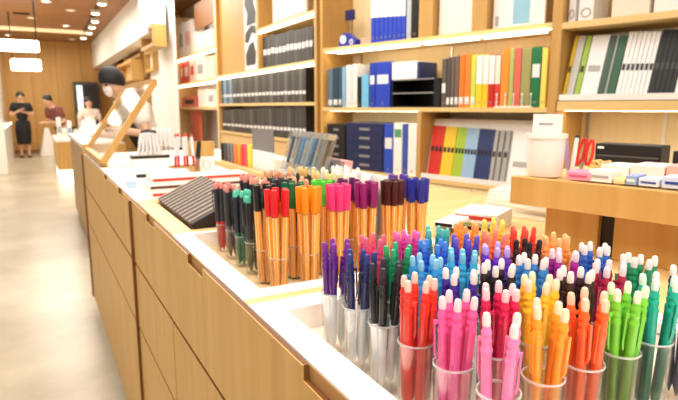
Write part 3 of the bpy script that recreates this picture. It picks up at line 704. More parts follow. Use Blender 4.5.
# ------------------------------------------------------------------ slanted glass display case at the far end of the island
yc0, yc1 = 2.80, 3.695
q0 = ony(154, 84, yc0)
t = thing('display_case', 'oak framed slanted glass display cover at end of the island', 'display case', (.252, yc0, TOP + .006), 0)
dx, dz = q0.x - .252, q0.z - TOP
bt = .034
for y in (0, yc1 - yc0): MB().beam((.012, y, .014), (dx, y, dz), .028, bt, 0, (0, 1, 0)).build('side_rail', OAK, t)
MB().beam((dx, .014, dz), (dx, yc1 - yc0 - .014, dz), bt, bt).build('upper_rail', OAK, t)
MB().beam((.016, .014, .016), (.016, yc1 - yc0 - .014, .016), bt, bt).build('lower_rail', OAK, t)
MB().prism([(.026, .024), (dx - .01, dz - .01), (dx - .016, dz - .006), (.022, .030)], .012, yc1 - yc0 - .012).build('pane', GLASS, t)
for y in (.016, yc1 - yc0 - .020): MB().prism([(.03, .0), (dx - .012, 0), (dx - .012, dz - .04), (.03, .016)], y, y + .004).build('side_pane', GLASS, t)

# ------------------------------------------------------------------ wall shelving
def wbx(w, s0, s1, d0, d1, z0, z1, mb=None):
    return (mb or MB()).box(s0, s1, d0, d1, z0, z1)
def at(w, name, lbl, cat, s, d, z, grp=None):
    return thing(name, lbl, cat, w.pt(s, d, z), w.rz, grp)
N = NEAR
DEP = .34
sA0 = N.hit(323, 107)[0]; sA1 = N.hit(547, 107)[0]; sB0 = N.hit(556, 107)[0]; sB1 = N.hit(735, 60)[0]
sm = N.hit(419, 140)[0]
zU = N.hit(398, 40)[1]; zM = N.hit(440, 107.5)[1]; zL = N.hit(440, 180)[1]
zBL = N.hit(620, 100)[1]; zBT = N.hit(620, 17)[1]
# bay A carcass
t = at(N, 'bookcase', 'oak wall bookcase with binders and lit shelf edges', 'bookcase', 0, 0, 0)
def part(nm, m, *bx, p=None, bev=0):
    mb = MB()
    for b in bx: mb.box(*b)
    return mb.build(nm, m, p, bev=bev)
th = .028
part('back_panel', OAKP, (sA0, sA1 + .04, DEP, DEP + .02, 0, 2.6), p=t)
part('upright', OAK, (sA0 - .03, sA0, 0, DEP + .02, 0, 2.6), p=t)
part('upright', OAK, (sA1, sA1 + .05, 0, DEP + .02, 0, 2.6), p=t)
part('shelf', OAKH, (sA0, sA1, 0, DEP, zM - th, zM), p=t)
part('shelf', OAKH, (sA0, sA1, 0, DEP, zL - th, zL), p=t)
part('shelf', OAKH, (sA0, sA1, .0, DEP, zU - .03, zU), p=t)
part('divider', OAK, (sm - .014, sm + .014, .0, DEP, zL, zM - th), p=t)
e = [(419, 433), (472, 487)]
for a, b in e:
    s0, s1 = N.hit(a, 15)[0], N.hit(b, 15)[0]
    part('divider', OAK, (s0, s1, .0, DEP, zU, 2.6), p=t)
for a, b in ((338, 419), (425, 479), (484, 547)):
    s0, s1 = N.hit(a, 40)[0], N.hit(b, 25)[0]
    part('light_strip', LED, (s0, s1, -.012, .018, zU - .052, zU - .031), p=t)
cd_ = [sA0] + [sA0 + (sA1 - sA0) * k / 4 for k in (1, 2, 3)] + [sA1]
for a, b in zip(cd_, cd_[1:]):
    o = part('cupboard_door', OAKP, (a + .003, b - .003, .01, .028, .08, zL - .034), p=t)
part('under_light', LED2, (sA0 + .02, sA1 - .02, .020, .036, zU - .034, zU - .0305), p=t)
part('under_light', LED2, (sA0 + .02, sm - .03, .06, .10, zM - th - .002, zM - th - .0005), p=t)
for px in (362, 452):
    s = N.hit(px, 55, DEP)[0]
    part('shelf_standard', METAL, (s - .006, s + .006, DEP - .008, DEP, zM, zU - .03), p=t)
# bay B carcass
t = at(N, 'bookcase', 'oak bookcase bay with magazines on a slanted white rack', 'bookcase', 0, 0, 0)
part('back_panel', OAKP, (sB0 - .02, sB1, DEP + .021, DEP + .035, 0, 2.6), p=t)
part('upright', OAK, (sA1 + .0505, sB0 + .005, 0, DEP + .02, zBL, 2.6), p=t)
part('shelf', OAKH, (sB0 + .005, sB1, -.0, DEP + .02, zBL - .055, zBL - .004), p=t)
part('shelf', OAKH, (sB0 + .005, sB1, 0, DEP + .02, zBT - .03, zBT + .004), p=t)
for px in (587, 664):
    s = N.hit(px, 135, DEP + .02)[0]
    part('shelf_standard', [METAL, WHITE][px > 600], (s - .009, s + .009, DEP + .010, DEP + .0205, .5, zBL - .056), p=t)
part('cupboard_front', OAKL, (sB0, sB1, .02, .04, .08, .70), p=t)
part('under_light', LED2, (sB0 + .02, sB1, .06, .10, zBL - .057, zBL - .0555), p=t)
# slanted racks
def rack(w, s0, s1, z0, z1, d0, d1, lbl):
    t = at(w, 'magazine_rack', lbl, 'rack', s0, 0, z0)
    L = s1 - s0; h = z1 - z0
    MB().box(0, L, d0 - .03, d0 - .022, 0, .032).box(0, L, d0 - .022, d1, 0, .004).build('lip', WHITE, t)
    MB().prism([(d0 + .03, .004), (d0 + .036, .004), (d1 + .006, h), (d1, h)], 0, L, axis='x').build('slanted_back', WHITE, t)
    return t
hA = zM - th - zL
rack(N, sm + .018, sA1 - .004, zL + .001, zM - th - .05, .035, .15, 'white slanted rack holding the rainbow of magazines')
hB = zBT - zBL
rack(N, sB0 + .01, sB1 - .01, zBL + .0, zBT - .055, .035, .19, 'white slanted rack holding black and white magazines')
def magazine(w, pa, pb, ytop, z0, lbl, m, grp, d=.042, lean=10.5, side=0, mark=None, frac=.5, wide=.15):
    ym = 60
    s0, s1 = w.hit(pa, 130 if z0 < 1 else 70, d)[0], w.hit(pb, 130 if z0 < 1 else 70, d)[0]
    h = w.hit((pa + pb) / 2, ytop, d + .06)[1] - z0
    t = at(w, 'magazine', lbl, 'magazine', s0, d, z0 + (s1 - s0) * math.sin(R_(side)) + .018 * math.sin(R_(lean)) + .001)
    t.rotation_euler = (Matrix.Rotation(w.rz, 3, 'Z') @ Matrix.Rotation(R_(side), 3, 'Y') @ Matrix.Rotation(R_(-lean), 3, 'X')).to_euler()
    L = s1 - s0
    MB().box(.0004, L - .0008, 0, .018, .0, h).build('cover', m, t)
    MB().box(.001, L - .0015, .002, .0175, h, h + .0012).build('pages', PAPER, t)
    if mark: MB().box(L * .15, L * .85, -.0006, 0, h * frac, h * frac + .034).build('mark', mark, t)
    return t
blk = mat('mark_black', (28, 28, 30), .5)
seq = [('red', (214, 52, 40), 3, 428, 440), ('yellow', (238, 200, 50), 3, 440.5, 452), ('lime', (168, 196, 60), 3, 452.5, 462), ('light blue', (154, 188, 216), 4, 462, 474.5), ('navy', (42, 56, 104), 4, 475, 490)]
for nm, c, n, a, b in seq:
    for i in range(n):
        x0 = a + (b - a) * i / n; x1 = a + (b - a) * (i + 1) / n
        magazine(N, x0, x1, 125 + (x0 - 428) * .07, zL + .006, '%s magazine with black spine mark, %s of the %s ones' % (nm, rank(i, n), nm), colr('mag_' + nm, c, .4), 'rainbow magazines', mark=blk)
for i, (a, b) in enumerate([(490.5, 494), (496, 500), (502, 506)]):
    magazine(N, a, b, 130, zL + .006, 'grey magazine beside the navy ones, ' + rank(i, 3) + ' of the greys', colr('mag_grey', (172, 170, 166)), 'rainbow magazines', mark=blk)
magazine(N, 509, 533, 132, zL + .006, 'wide white brochure with a grey swoosh by the white cup', PAPER, 'rainbow magazines', mark=GREYP, frac=.35)
magb = [(563.2, 566.5, 'yellow', (240, 204, 40), blk), (567, 574, 'pale grey', (206, 204, 200), None), (575, 580, 'lime', (160, 196, 60), blk), (581, 598, 'wide white', (238, 238, 238), GREYP), (598.5, 604.5, 'dark green', (52, 84, 66), None), (605, 607.5, 'silver green', (150, 160, 150), None), (608, 615.5, 'deep green', (30, 88, 56), None)]
for a, b, nm, c, mk in magb:
    magazine(N, a, b, 36, zBL + .005, '%s magazine standing on the slanted white rack' % nm, colr('magb_' + nm, c, .4), 'magazines on the upper rack', lean=12, side=4, mark=mk, frac=.42)
for i in range(7):
    a = 616.5 + i * 4.6
    magazine(N, a, a + 4.3, 32, zBL + .005, 'white magazine with black tab, %s of the white run' % rank(i, 7), colr('magb_w', (240, 240, 238), .4), 'magazines on the upper rack', lean=12, side=4, mark=blk, frac=.42)
for i in range(5):
    a = 649.5 + i * 5.2
    magazine(N, a, a + 5, 30, zBL + .005, 'black magazine, %s of the black run' % rank(i, 5), colr('magb_k', (10, 11, 12), .5), 'magazines on the upper rack', lean=12, side=4, mark=mat('dim_mark', (60, 62, 64)), frac=.42)
for i in range(4):
    a = 676 + i * 9
    magazine(N, a, a + 8.5, 30, zBL + .005, 'white magazine beyond the black run, %s' % rank(i, 4), PAPER, 'magazines on the upper rack', lean=12, side=4, mark=blk if i == 0 else None, frac=.42)

# binders and folders -----------------------------------------------------
def binder(w, pa, pb, ytop, z0, lbl, m, grp, label=None, band=(.1, .25), d=.03, dep=.23, name='binder', yref=85, ring=True, upper=None, hmax=9):
    s0, s1 = w.hit(pa, yref, d)[0], w.hit(pb, yref, d)[0]
    if w is SIDE: s0 = max(s0, sC0 + .004); s1 = max(s1, s0 + .03)
    L = s1 - s0
    h = min(hmax, w.hit((pa + pb) / 2, ytop, d)[1] - z0)
    t = at(w, name, lbl, name.replace('_', ' '), s0, d, z0 + .0006, grp)
    e = min(.003, L * .12)
    MB().box(e * .3, L - e * .3, 0, e, 0, h).box(e * .3, e * 1.3, e, dep, 0, h).box(L - e * 1.3, L - e * .3, e, dep, 0, h).build('cover', m, t, bev=.0008)
    MB().box(e * 1.35, L - e * 1.35, e * 1.1, dep - .012, .006, h - .010).build('pages', PAPER, t)
    if label: MB().box(L * .12, L * .88, -.0012, 0, h * band[0], h * band[1]).build('label', label, t)
    if upper: MB().box(e * .3, L - e * .3, -.0008, 0, h * .45, h * .99).build('upper_panel', upper, t)
    if ring and L > .03: MB().lathe([(.006, 0), (.009, 0), (.009, .002), (.006, .002), (.006, 0)], 14, 0, Matrix.Translation((L / 2, 0, h * .09)) @ Matrix.Rotation(PI / 2, 4, 'X')).build('finger_ring', METAL, t)
    return t
LB = mat('label_white', (232, 232, 230), .5)
g = 'files on the middle shelf'
mids = [
 (328, 332.5, 68, 'slim grey blue binder at the far end of the shelf', (96, 122, 136), LB, (.06, .2), None),
 (333, 338, 67, 'slate navy binder beside the slim grey blue one', (48, 70, 88), LB, (.06, .2), None),
 (338.5, 341.5, 66, 'dark teal slate binder next to the pale blue one', (58, 84, 98), LB, (.06, .2), None),
 (342, 345.5, 66, 'pale blue slim binder among the slate ones', (140, 178, 206), None, (0, 0), None),
 (346, 352, 64, 'clear white folder after the slate binders', (218, 222, 222), None, (0, 0), None),
 (352.5, 357, 63, 'white folder touching the black spine', (230, 230, 226), None, (0, 0), None),
 (357.5, 361, 76, 'short black folder before the sky blue one', (24, 24, 26), None, (0, 0), None),
 (361.5, 368.5, 74, 'sky blue folder beside the royal blue binders', (112, 186, 224), None, (0, 0), None),
 (369.5, 375, 62, 'royal blue binder, narrow, with white label band', (36, 60, 168), LB, (.52, .72), None),
 (375.5, 390, 61, 'wide royal blue binder with white label band', (40, 66, 186), LB, (.52, .72), None),
 (441.5, 446, 58, 'brown grey binder beside the black letter tray', (96, 84, 76), LB, (.3, .5), None),
 (446.5, 450, 57, 'charcoal brown binder second after the letter tray', (84, 74, 68), LB, (.06, .2), None),
 (450.5, 454, 56, 'grey brown binder third after the letter tray', (104, 92, 84), LB, (.06, .2), None),
 (454.5, 458.5, 55, 'taupe binder touching the orange pair', (112, 96, 86), LB, (.06, .2), None),
 (459, 464, 54, 'orange binder, first of the orange pair', (238, 122, 40), LB, (.06, .2), None),
 (464.5, 470, 53, 'orange binder, second of the orange pair', (244, 134, 48), LB, (.06, .2), None),
 (470.5, 475.5, 54, 'lime yellow binder between orange and yellow', (206, 214, 84), LB, (.06, .2), None),
 (476, 482, 54, 'yellow folder with white top, first of two', (246, 206, 40), None, (0, 0), PAPER),
 (482.5, 488, 54, 'yellow folder with white top, second of two', (246, 200, 36), None, (0, 0), PAPER),
 (488.5, 494, 54, 'red folder with white top, darker', (196, 36, 32), None, (0, 0), PAPER),
 (494.5, 500, 54, 'red folder with pale pink top beside orange', (214, 60, 48), None, (0, 0), CREAM),
 (500.5, 508, 48, 'bright orange tall folder between red and olive', (250, 146, 46), None, (0, 0), None),
 (508.5, 513, 48, 'olive green clear folder', (178, 186, 104), None, (0, 0), None),
 (513.5, 520, 47, 'coral red clear folder', (230, 106, 88), None, (0, 0), None),
 (520.5, 530, 47, 'olive brown clear folder by the green binder', (160, 156, 96), None, (0, 0), None),
 (530.5, 540, 46, 'dark green binder with square white label', (26, 116, 64), LB, (.5, .72), None),
 (540.5, 546, 47, 'pale yellow binder against the oak upright', (246, 220, 104), None, (0, 0), None)]
for a, b, yt, lb, c, l, band, up in mids:
    binder(N, a, b, yt + 1, zM, lb, colr('bd%d_%d_%d' % c, c, .35), g, l, band, upper=up, name='binder' if 'binder' in lb else 'folder')
# letter tray with white box on top
s0, s1 = N.hit(392, 90, .02)[0], N.hit(440, 90, .02)[0]; L = s1 - s0; h = N.hit(416, 79, .02)[1] - zM
t = at(N, 'letter_tray', 'black two slot letter tray on the middle shelf', 'letter tray', s0, .02, zM + .0006)
MB().box(0, .008, 0, .25, 0, h).box(L - .05, L, 0, .25, 0, h).box(.008, L - .05, .24, .25, 0, h).build('frame', BLACK, t)
for k in range(3):
    o = MB().box(.008, L - .05, .005, .24, k * h * .48, k * h * .48 + .008).build('tray', BLACK, t)
    if k: MB().box(.008, L - .05, -.001, .004, k * h * .48 + .001, k * h * .48 + .010).build('edge_trim', METAL, o)
s0, s1 = N.hit(392, 70, .03)[0], N.hit(417, 70, .03)[0]; h2 = N.hit(404, 62, .03)[1] - zM - h
t = at(N, 'document_box', 'white document box lying on the black letter tray', 'box', s0, .03, zM + h + .002)
MB().box(0, s1 - s0, 0, .2, 0, h2).build('box', PAPER, t, bev=.002)
MB().box((s1 - s0) + .0005, (s1 - s0) + .02, 0, .2, 0, h2 * .95).build('end_flap', colr('flapnavy', (44, 60, 110)), t)
# little clear stand
s0, s1 = N.hit(494, 100, 0)[0], N.hit(531, 100, 0)[0]
t = at(N, 'shelf_stop', 'clear shelf stop with white pegs before the red folders', 'shelf stop', s0, .004, zM + .0006)
MB().box(0, s1 - s0, 0, .02, 0, .008).build('base', WHITE, t)
for k in range(5):
    x = (s1 - s0) * (.04 + .92 * k / 4)
    MB().lathe([(.0025, .008), (.0025, .07), (.006, .072), (.006, .082), (0, .084)], 8, 0, Matrix.Translation((x, .01, 0))).build('peg', WHITE, t)
# top row, bay A
g = 'blue binders on the upper shelf'
for i in range(8):
    a = 371 + i * 4.35
    binder(N, a, a + 4.1, -14, zU, 'blue binder with white upper spine, %s of the blue run' % rank(i, 8), colr('bluetop', (44, 72, 196)), g, None, upper=PAPER, yref=20)
binder(N, 406.5, 411, -14, zU, 'clear grey folder between the blue run and black binder', colr('cleargrey', (190, 196, 198)), g, None, yref=20, name='folder')
binder(N, 411.5, 418, -14, zU, 'black binder beside the oak divider on upper shelf', BLACK, g, None, yref=20)
# blue and white gadget + hanging shelf label
s, _ = N.hit(338, 38, .06); z = zU
t = at(N, 'tape_reel', 'blue tape dispenser with white wheel on the upper shelf', 'tape dispenser', s, .06, zU + .0006)
BL = colr('gadget_blue', (40, 56, 170), .3)
MB().prism([(0, 0), (.20, 0), (.20, .05), (.16, .07), (.11, .105), (.05, .11), (.01, .07)], 0, .06).build('body', BL, t, bev=.006)
MB().lathe([(0, 0), (.034, 0), (.034, .004), (0, .004)], 20, 0, Matrix.Translation((.06, -.0005, .06)) @ Matrix.Rotation(PI / 2, 4, 'X')).build('wheel', WHITE, t)
MB().lathe([(.012, 0), (.02, 0), (.02, .004), (.012, .004), (.012, 0)], 20, 0, Matrix.Translation((.15, -.0005, .035)) @ Matrix.Rotation(PI / 2, 4, 'X')).build('hub', WHITE, t)
s0, s1 = max(sA0 + .07, N.hit(328, 16, .18)[0]), max(sA0 + .07, N.hit(328, 16, .18)[0]) + .085; za, zb = N.hit(333, 21, .12)[1], N.hit(333, 11, .12)[1]
t = at(N, 'blue_box', 'small navy box on a stand behind the tape dispenser', 'box', s0, .18, zU + .0006)
MB().box((s1 - s0) * .4, (s1 - s0) * .6, .01, .02, 0, za - zU).build('stem', METAL, t)
MB().box(0, s1 - s0, 0, .03, za - zU, zb - zU).build('box', colr('navybox', (34, 44, 110)), t, bev=.002)
s0, s1 = N.hit(358, 30, .05)[0], N.hit(369, 30, .05)[0]
t = at(N, 'pink_pad', 'pale pink pad lying by the blue binder run', 'pad', s0, .08, zU + .0006)
MB().box(0, s1 - s0, 0, .12, 0, .05).build('pages', colr('pinkpad', (228, 176, 160)), t)
# framed panels
def frame(w, pa, pb, ybot, lbl, inner, yref=15, d=.05):
    s0, s1 = w.hit(pa, yref, 0)[0] + .004, w.hit(pb, yref, 0)[0] - .004
    t = at(w, 'display_board', lbl, 'display board', s0, d, zU + .0006)
    H = .42; L = s1 - s0
    MB().box(0, L, .002, .02, 0, H).build('panel', PAPER, t)
    inner(t, L, H)
def i1(t, L, H): MB().box(L * .03, L * .97, 0, .0018, .012, H * .95).build('sheet', mat('sheet_white', (236, 232, 226)), t)
def i2(t, L, H):
    MB().box(L * .40, L * .72, 0, .0018, .02, H * .95).build('photo', colr('skyphoto', (150, 200, 222)), t)
    MB().box(L * .05, L * .12, 0, .0018, .02, .08).build('caption', GREYP, t)
frame(N, 434, 471, 25, 'plain white display board between oak dividers', i1)
frame(N, 488, 541, 20, 'white display board with a light blue picture', i2)
# white boxes on top of bay B
for i, (a, b) in enumerate([(558, 576), (579, 594), (612, 650), (654, 700)]):
    s0, s1 = max(sB0 + .012, N.hit(a, 5, .05)[0]), N.hit(b, 5, .05)[0]
    t = at(N, 'white_box', ['white box with grey emblem, first on top of the bay', 'white box with grey emblem, second on top of the bay', 'wide cream box on top of the bay', 'wide white box at the frame edge on top'][i], 'box', s0, .05, zBT + .005, 'boxes on top of the magazine bay')
    L = s1 - s0
    MB().box(0, L, 0, .2, 0, .22).build('box', [PAPER, PAPER, CREAM, PAPER][i], t, bev=.003)
    if i < 2: MB().tube([(L / 2 + L * .3 * math.cos(q), -.0012, .045 + .022 * math.sin(q)) for q in [2 * PI * k / 16 for k in range(17)]], .004, 6).build('emblem', GREYP, t)
# lower left cubby of bay A: drawer boxes
def drawerbox(pa, pb, yt, lbl, m, k):
    s0, s1 = N.hit(pa, 140, .03)[0], N.hit(pb, 140, .03)[0]; L = s1 - s0; h = N.hit((pa + pb) / 2, yt, .03)[1] - zL
    t = at(N, 'drawer_box', lbl, 'drawer box', s0, .03, zL + .0006, 'desk drawer boxes')
    MB().box(0, L, .004, .27, 0, h).build('casing', m, t, bev=.002)
    for i in range(k):
        z0 = h * (.03 + .94 * i / k); z1 = h * (.03 + .94 * (i + 1) / k) - .004
        o = MB().box(.006, L - .006, 0, .0035, z0, z1).build('drawer', m, t)
        zc = (z0 + z1) / 2
        MB().box(L * .38, L * .66, -.003, 0, zc - .009, zc + .009).build('label_pull', METAL, o)
drawerbox(327, 345, 124, 'black desk drawer box with metal label pulls', mat('box_black', (34, 32, 34), .4), 5)
drawerbox(346, 383, 123, 'navy desk drawer box with metal label pulls', mat('box_navy', (34, 42, 84), .4), 5)
g = 'files on the lower shelf'
binder(N, 384, 393, 124, zL, 'blue lower shelf binder with wide white band', colr('lowblue', (46, 80, 186)), g, LB, (.5, .72), yref=145)
binder(N, 393.5, 402, 123, zL, 'white binder with a green square label', PAPER, g, colr('greensq', (84, 160, 110)), (.72, .88), yref=145)
binder(N, 402.5, 407.5, 124, zL, 'slim blue binder between two white ones', colr('lowblue2', (60, 90, 176)), g, None, yref=145)
binder(N, 408, 416.5, 124, zL, 'white binder against the oak divider', PAPER, g, None, yref=145)

# ------------------------------------------------------------------ side bay (further along the wall)
w = SIDE
t = at(w, 'bookcase', 'farther oak bookcase full of dark file boxes', 'bookcase', 0, 0, 0)
sC0, sC1 = w.hit(219, 100)[0], w.hit(317, 100)[0]
sDv = w.hit(258, 60)[0]
zz = [w.hit(287, 139)[1], w.hit(287, 102.5)[1], w.hit(287, 64)[1], w.hit(287, 19)[1]]
part('back_panel', OAKP, (sC0, sC1, .34, .355, 0, 2.7), p=t)
part('upright', OAK, (sC0 - .04, sC0, 0, .355, 0, 2.7), p=t)
part('upright', OAK, (sC1 - .05, sC1, 0, .355, 0, 2.7), p=t)
for k, z in enumerate(zz):
    part('shelf', OAKH, (sDv if k == 3 else sC0, sC1 - .05, 0, .34, z - .03, z), p=t)
part('divider', OAK, (sDv - .03, sDv + .03, 0, .34, zz[2], 2.7), p=t)
part('cupboard_front', OAKL, (sC0, sC1, .012, .03, .08, zz[0] - .04), p=t)
sP = w.hit(243, 40)[0]
part('side_panel', OAK, (sC0, sP, .05, .07, zz[2], 2.7), p=t)
for a, b, z in ((sDv + .04, sC1 - .06, zz[3]), (sC0, sDv, zz[2]), (sDv + .04, sC1 - .06, zz[2])):
    part('light_strip', LED, (a, b, -.012, .018, z - .055, z - .031), p=t)
# poster
s0, s1 = w.hit(243.5, 30, 0)[0] + .01, sDv - .035
za, zb = w.hit(249, 62, .06)[1], w.hit(249, -10, .06)[1]
t = at(w, 'poster_board', 'tall white poster board with a bold black figure', 'poster', s0, .006, zz[2] + .0006)
L = s1 - s0; H = zb - zz[2]
MB().box(0, L, 0, .012, 0, H).build('board', PAPER, t)
def blob(pts): return MB().prism([(p[0] * L, p[1] * H) for p in pts], -.002, -.0002).build('black_shape', blk, t)
blob([(.10, .06), (.86, .06), (.92, .20), (.74, .34), (.40, .32), (.08, .20)])
blob([(.05, .36), (.30, .33), (.62, .45), (.95, .42), (.92, .52), (.55, .54), (.1, .47)])
blob([(.20, .55), (.92, .55), (.96, .68), (.80, .80), (.86, .97), (.12, .97), (.08, .80), (.30, .70)])
# dark box files
def files(pa, pb, n, ytl, ytr, z, cols, lblf, grp, band, yref):
    for i in range(n):
        a = pa + (pb - pa) * i / n; b = pa + (pb - pa) * (i + 1) / n - .12
        yt = ytl + (ytr - ytl) * (i + .5) / n + random.Random(i * 3 + int(pa)).uniform(-.8, .8)
        c = cols[i % len(cols)]; hm = min([q for q in zz if q > z + .1] + [9]) - .036 - z
        binder(w, a, b, yt, z, lblf % rank(i, n), colr('bf%d_%d_%d' % c, c, .4), grp, LB if band else None, band or (0, 0), yref=yref, name='file_box', ring=False, d=.04, dep=.25, hmax=hm)
dk = [(30, 31, 32), (42, 43, 44), (24, 25, 26), (56, 56, 55), (34, 33, 32)]
files(263, 313, 13, 37, 26.5, zz[2], dk, 'dark grey file box on the short top shelf, %s', 'files on the top side shelf', (.42, .60), 45)
files(219.5, 222.0, 1, 75, 74, zz[1], [(60, 92, 140)], 'blue file box at the far end, %s there', 'files on the middle side shelf', (.25, .35), 88)
files(223.2, 232, 3, 76, 75, zz[1], [(110, 150, 176), (72, 90, 104)], 'blue grey file box on the middle side shelf, %s', 'files on the middle side shelf', (.25, .35), 88)
files(232.5, 306, 20, 75, 68, zz[1], [(56, 58, 58), (34, 35, 36), (84, 84, 80), (24, 23, 24)], 'grey file box on the middle side shelf, %s', 'files on the middle side shelf', (.25, .35), 86)
files(220, 222.2, 1, 109, 109, zz[0], [(46, 66, 110)], 'navy file box at the far end of the lower shelf, %s there', 'files on the lower side shelf', (.25, .35), 120)
files(223.2, 306, 22, 110, 106, zz[0], [(50, 49, 46), (36, 35, 34), (74, 70, 66), (20, 19, 20), (44, 44, 44)], 'smoky file box on the lower side shelf, %s', 'files on the lower side shelf', (.25, .35), 120)
s0 = w.hit(270, 5, .05)[0]; s1 = w.hit(303, 5, .05)[0]
t = at(w, 'display_board', 'white framed sheet on the topmost side shelf', 'display board', s0, .08, zz[3] + .0006)
MB().box(0, s1 - s0, 0, .02, 0, .45).build('panel', PAPER, t)
MB().box(.03, .05, -.002, 0, .03, .42).box((s1 - s0) - .05, (s1 - s0) - .03, -.002, 0, .03, .42).box(.05, (s1 - s0) - .05, -.002, 0, .03, .05).build('border', GREYP, t)
# dark post between the bays
a = w.hit(322, 40, -.06)[0]
struct(MB().box(-.07, .07, -.05, .05, 0, ZC).build('trim_post', DARKW, None, w.pt(sC1 + .09, .1, 0), w.rz))

# far bay with white and red boxes
sD0, sD1 = w.hit(177, 60)[0], sC0 - .095
t = at(w, 'bookcase', 'pale far bookcase with red and white boxes', 'bookcase', 0, 0, 0)
zd = [w.hit(196, 107)[1], w.hit(196, 81)[1], w.hit(196, 52)[1]]
part('back_panel', PAPER, (sD0, sD1, .34, .355, 0, 2.8), p=t)
part('upright', OAKL, (sD0 - .06, sD0, 0, .355, 0, 2.8), p=t)
part('upright', OAKP, (sD1, sD1 + .05, 0, .355, 0, 2.8), p=t)
for z in zd: part('shelf', OAKH, (sD0, sD1, 0, .34, z - .04, z), p=t)
for z in zd[1:]: part('light_strip', LED, (sD0, sD1, -.012, .018, z - .07, z - .041), p=t)
part('hanging_panel', mat('brownpanel', (140, 92, 52)), (w.hit(194, 10)[0], sD1, .0, .03, w.hit(205, 26)[1], 2.8), p=t)
WH2 = mat('box_pinkwhite', (232, 220, 212))
def dbox(pa, pb, yt, z, m, lb, c2=None):
    s0, s1 = max(sD0 + .006, w.hit(pa, 70, .04)[0]), min(sD1 - .006, w.hit(pb, 70, .04)[0]); h = w.hit((pa + pb) / 2, yt, .04)[1] - z
    t = at(w, 'carton', lb, 'box', s0, .04, z + .0006, 'boxes in the far bookcase')
    MB().box(0, (s1 - s0), 0, .22, 0, h).build('box', m, t, bev=.003)
    if c2: MB().box((s1 - s0) * .2, (s1 - s0) * .8, -.002, 0, h * .3, h * .7).build('label', c2, t)
dbox(180, 185, 22, zd[2], PAPER, 'tall white carton on the top far shelf', GREYP)
dbox(185.5, 193, 20, zd[2], WH2, 'pinkish white carton on the top far shelf', colr('pinkmark', (220, 170, 160)))
dbox(194, 204, 30, zd[2], PAPER, 'white carton under the brown panel', None)
dbox(205, 214, 29, zd[2], CREAM, 'cream carton under the brown panel', None)
RD2 = colr('cartonred', (216, 84, 74))
dbox(178, 183, 62, zd[1], RD2, 'red carton, first on the middle far shelf', PAPER)
dbox(183.5, 189, 60, zd[1], RD2, 'red carton, second on the middle far shelf', WH2)
dbox(189.5, 195, 59, zd[1], WH2, 'pale carton with red label after the red ones', RD2)
dbox(196, 205, 57, zd[1], PAPER, 'white carton on the middle far shelf', GREYP)
dbox(206, 214, 56, zd[1], CREAM, 'cream carton on the middle far shelf', None)
dbox(181, 195, 97, zd[0], colr('cartonred2', (206, 90, 78)), 'wide low red carton with black strips', blk)
dbox(197, 205, 90, zd[0], PAPER, 'white carton on the lowest far shelf', None)
dbox(206, 214, 90, zd[0], PAPER, 'white carton with grey emblem on the lowest far shelf', GREYP)
s0 = w.hit(193, 125, .1)[0]; s1 = w.hit(202, 125, .1)[0]
t = at(w, 'red_panel', 'upright red panel below the far shelves', 'panel', s0, .06, 0)
MB().box(0, s1 - s0, 0, .04, 0, w.hit(198, 110, .1)[1]).build('board', colr('redpanel', (212, 98, 70)), t)

# ------------------------------------------------------------------ people
def skin(name, J, E, m, parent, root, sub=2):
    """J: joint -> (x, y, z, rx[, ry]); E: list of chains"""
    ks = list(J); idx = {k: i for i, k in enumerate(ks)}
    me = bpy.data.meshes.new(name)
    es = [(idx[a], idx[b]) for ch in E for a, b in zip(ch, ch[1:])]
    bm = bmesh.new(); lay = bm.verts.layers.skin.verify()
    vs = [bm.verts.new(J[k][:3]) for k in ks]
    for k, v in zip(ks, vs):
        r = J[k][3]; v[lay].radius = (r, J[k][4] if len(J[k]) > 4 else r); v[lay].use_root = (k == root)
    for a, b in es: bm.edges.new((vs[a], vs[b]))
    bm.to_mesh(me); bm.free(); me.materials.append(m)
    o = bpy.data.objects.new(name, me); COL.objects.link(o); o.parent = parent
    md = o.modifiers.new('skin', 'SKIN'); md.use_smooth_shade = True
    sb = o.modifiers.new('sub', 'SUBSURF'); sb.levels = sub; sb.render_levels = sub
    return o
def add_hand(J, E, side, wrist, elbow, fwd=None):
    w, e = Vector(J[wrist][:3]), Vector(J[elbow][:3]); d = (w - e).normalized()
    s = d.cross(Vector((0, 0, 1))); s = (s if s.length > .1 else Vector((1, 0, 0))).normalized(); nrm = s.cross(d)
    pm = w + d * .06; J['palm' + side] = (*pm, .030, .020); E.append([wrist, 'palm' + side])
    for i, (off, ln) in enumerate(((-.027, .062), (-.009, .074), (.009, .070), (.026, .056))):
        a, b, c = pm + s * off + d * .02, pm + s * off * 1.15 + d * (.02 + ln * .55), pm + s * off * 1.2 + d * (.02 + ln * .85) - nrm * ln * .35
        n = ['f%d%d%s' % (i, k, side) for k in range(3)]
        for k, p in zip(n, (a, b, c)): J[k] = (*p, .0085)
        E.append(['palm' + side] + n)
    a, b = w + d * .03 - s * .035, w + d * .065 - s * .055
    J['t0' + side] = (*a, .010); J['t1' + side] = (*b, .009); E.append(['palm' + side, 't0' + side, 't1' + side])
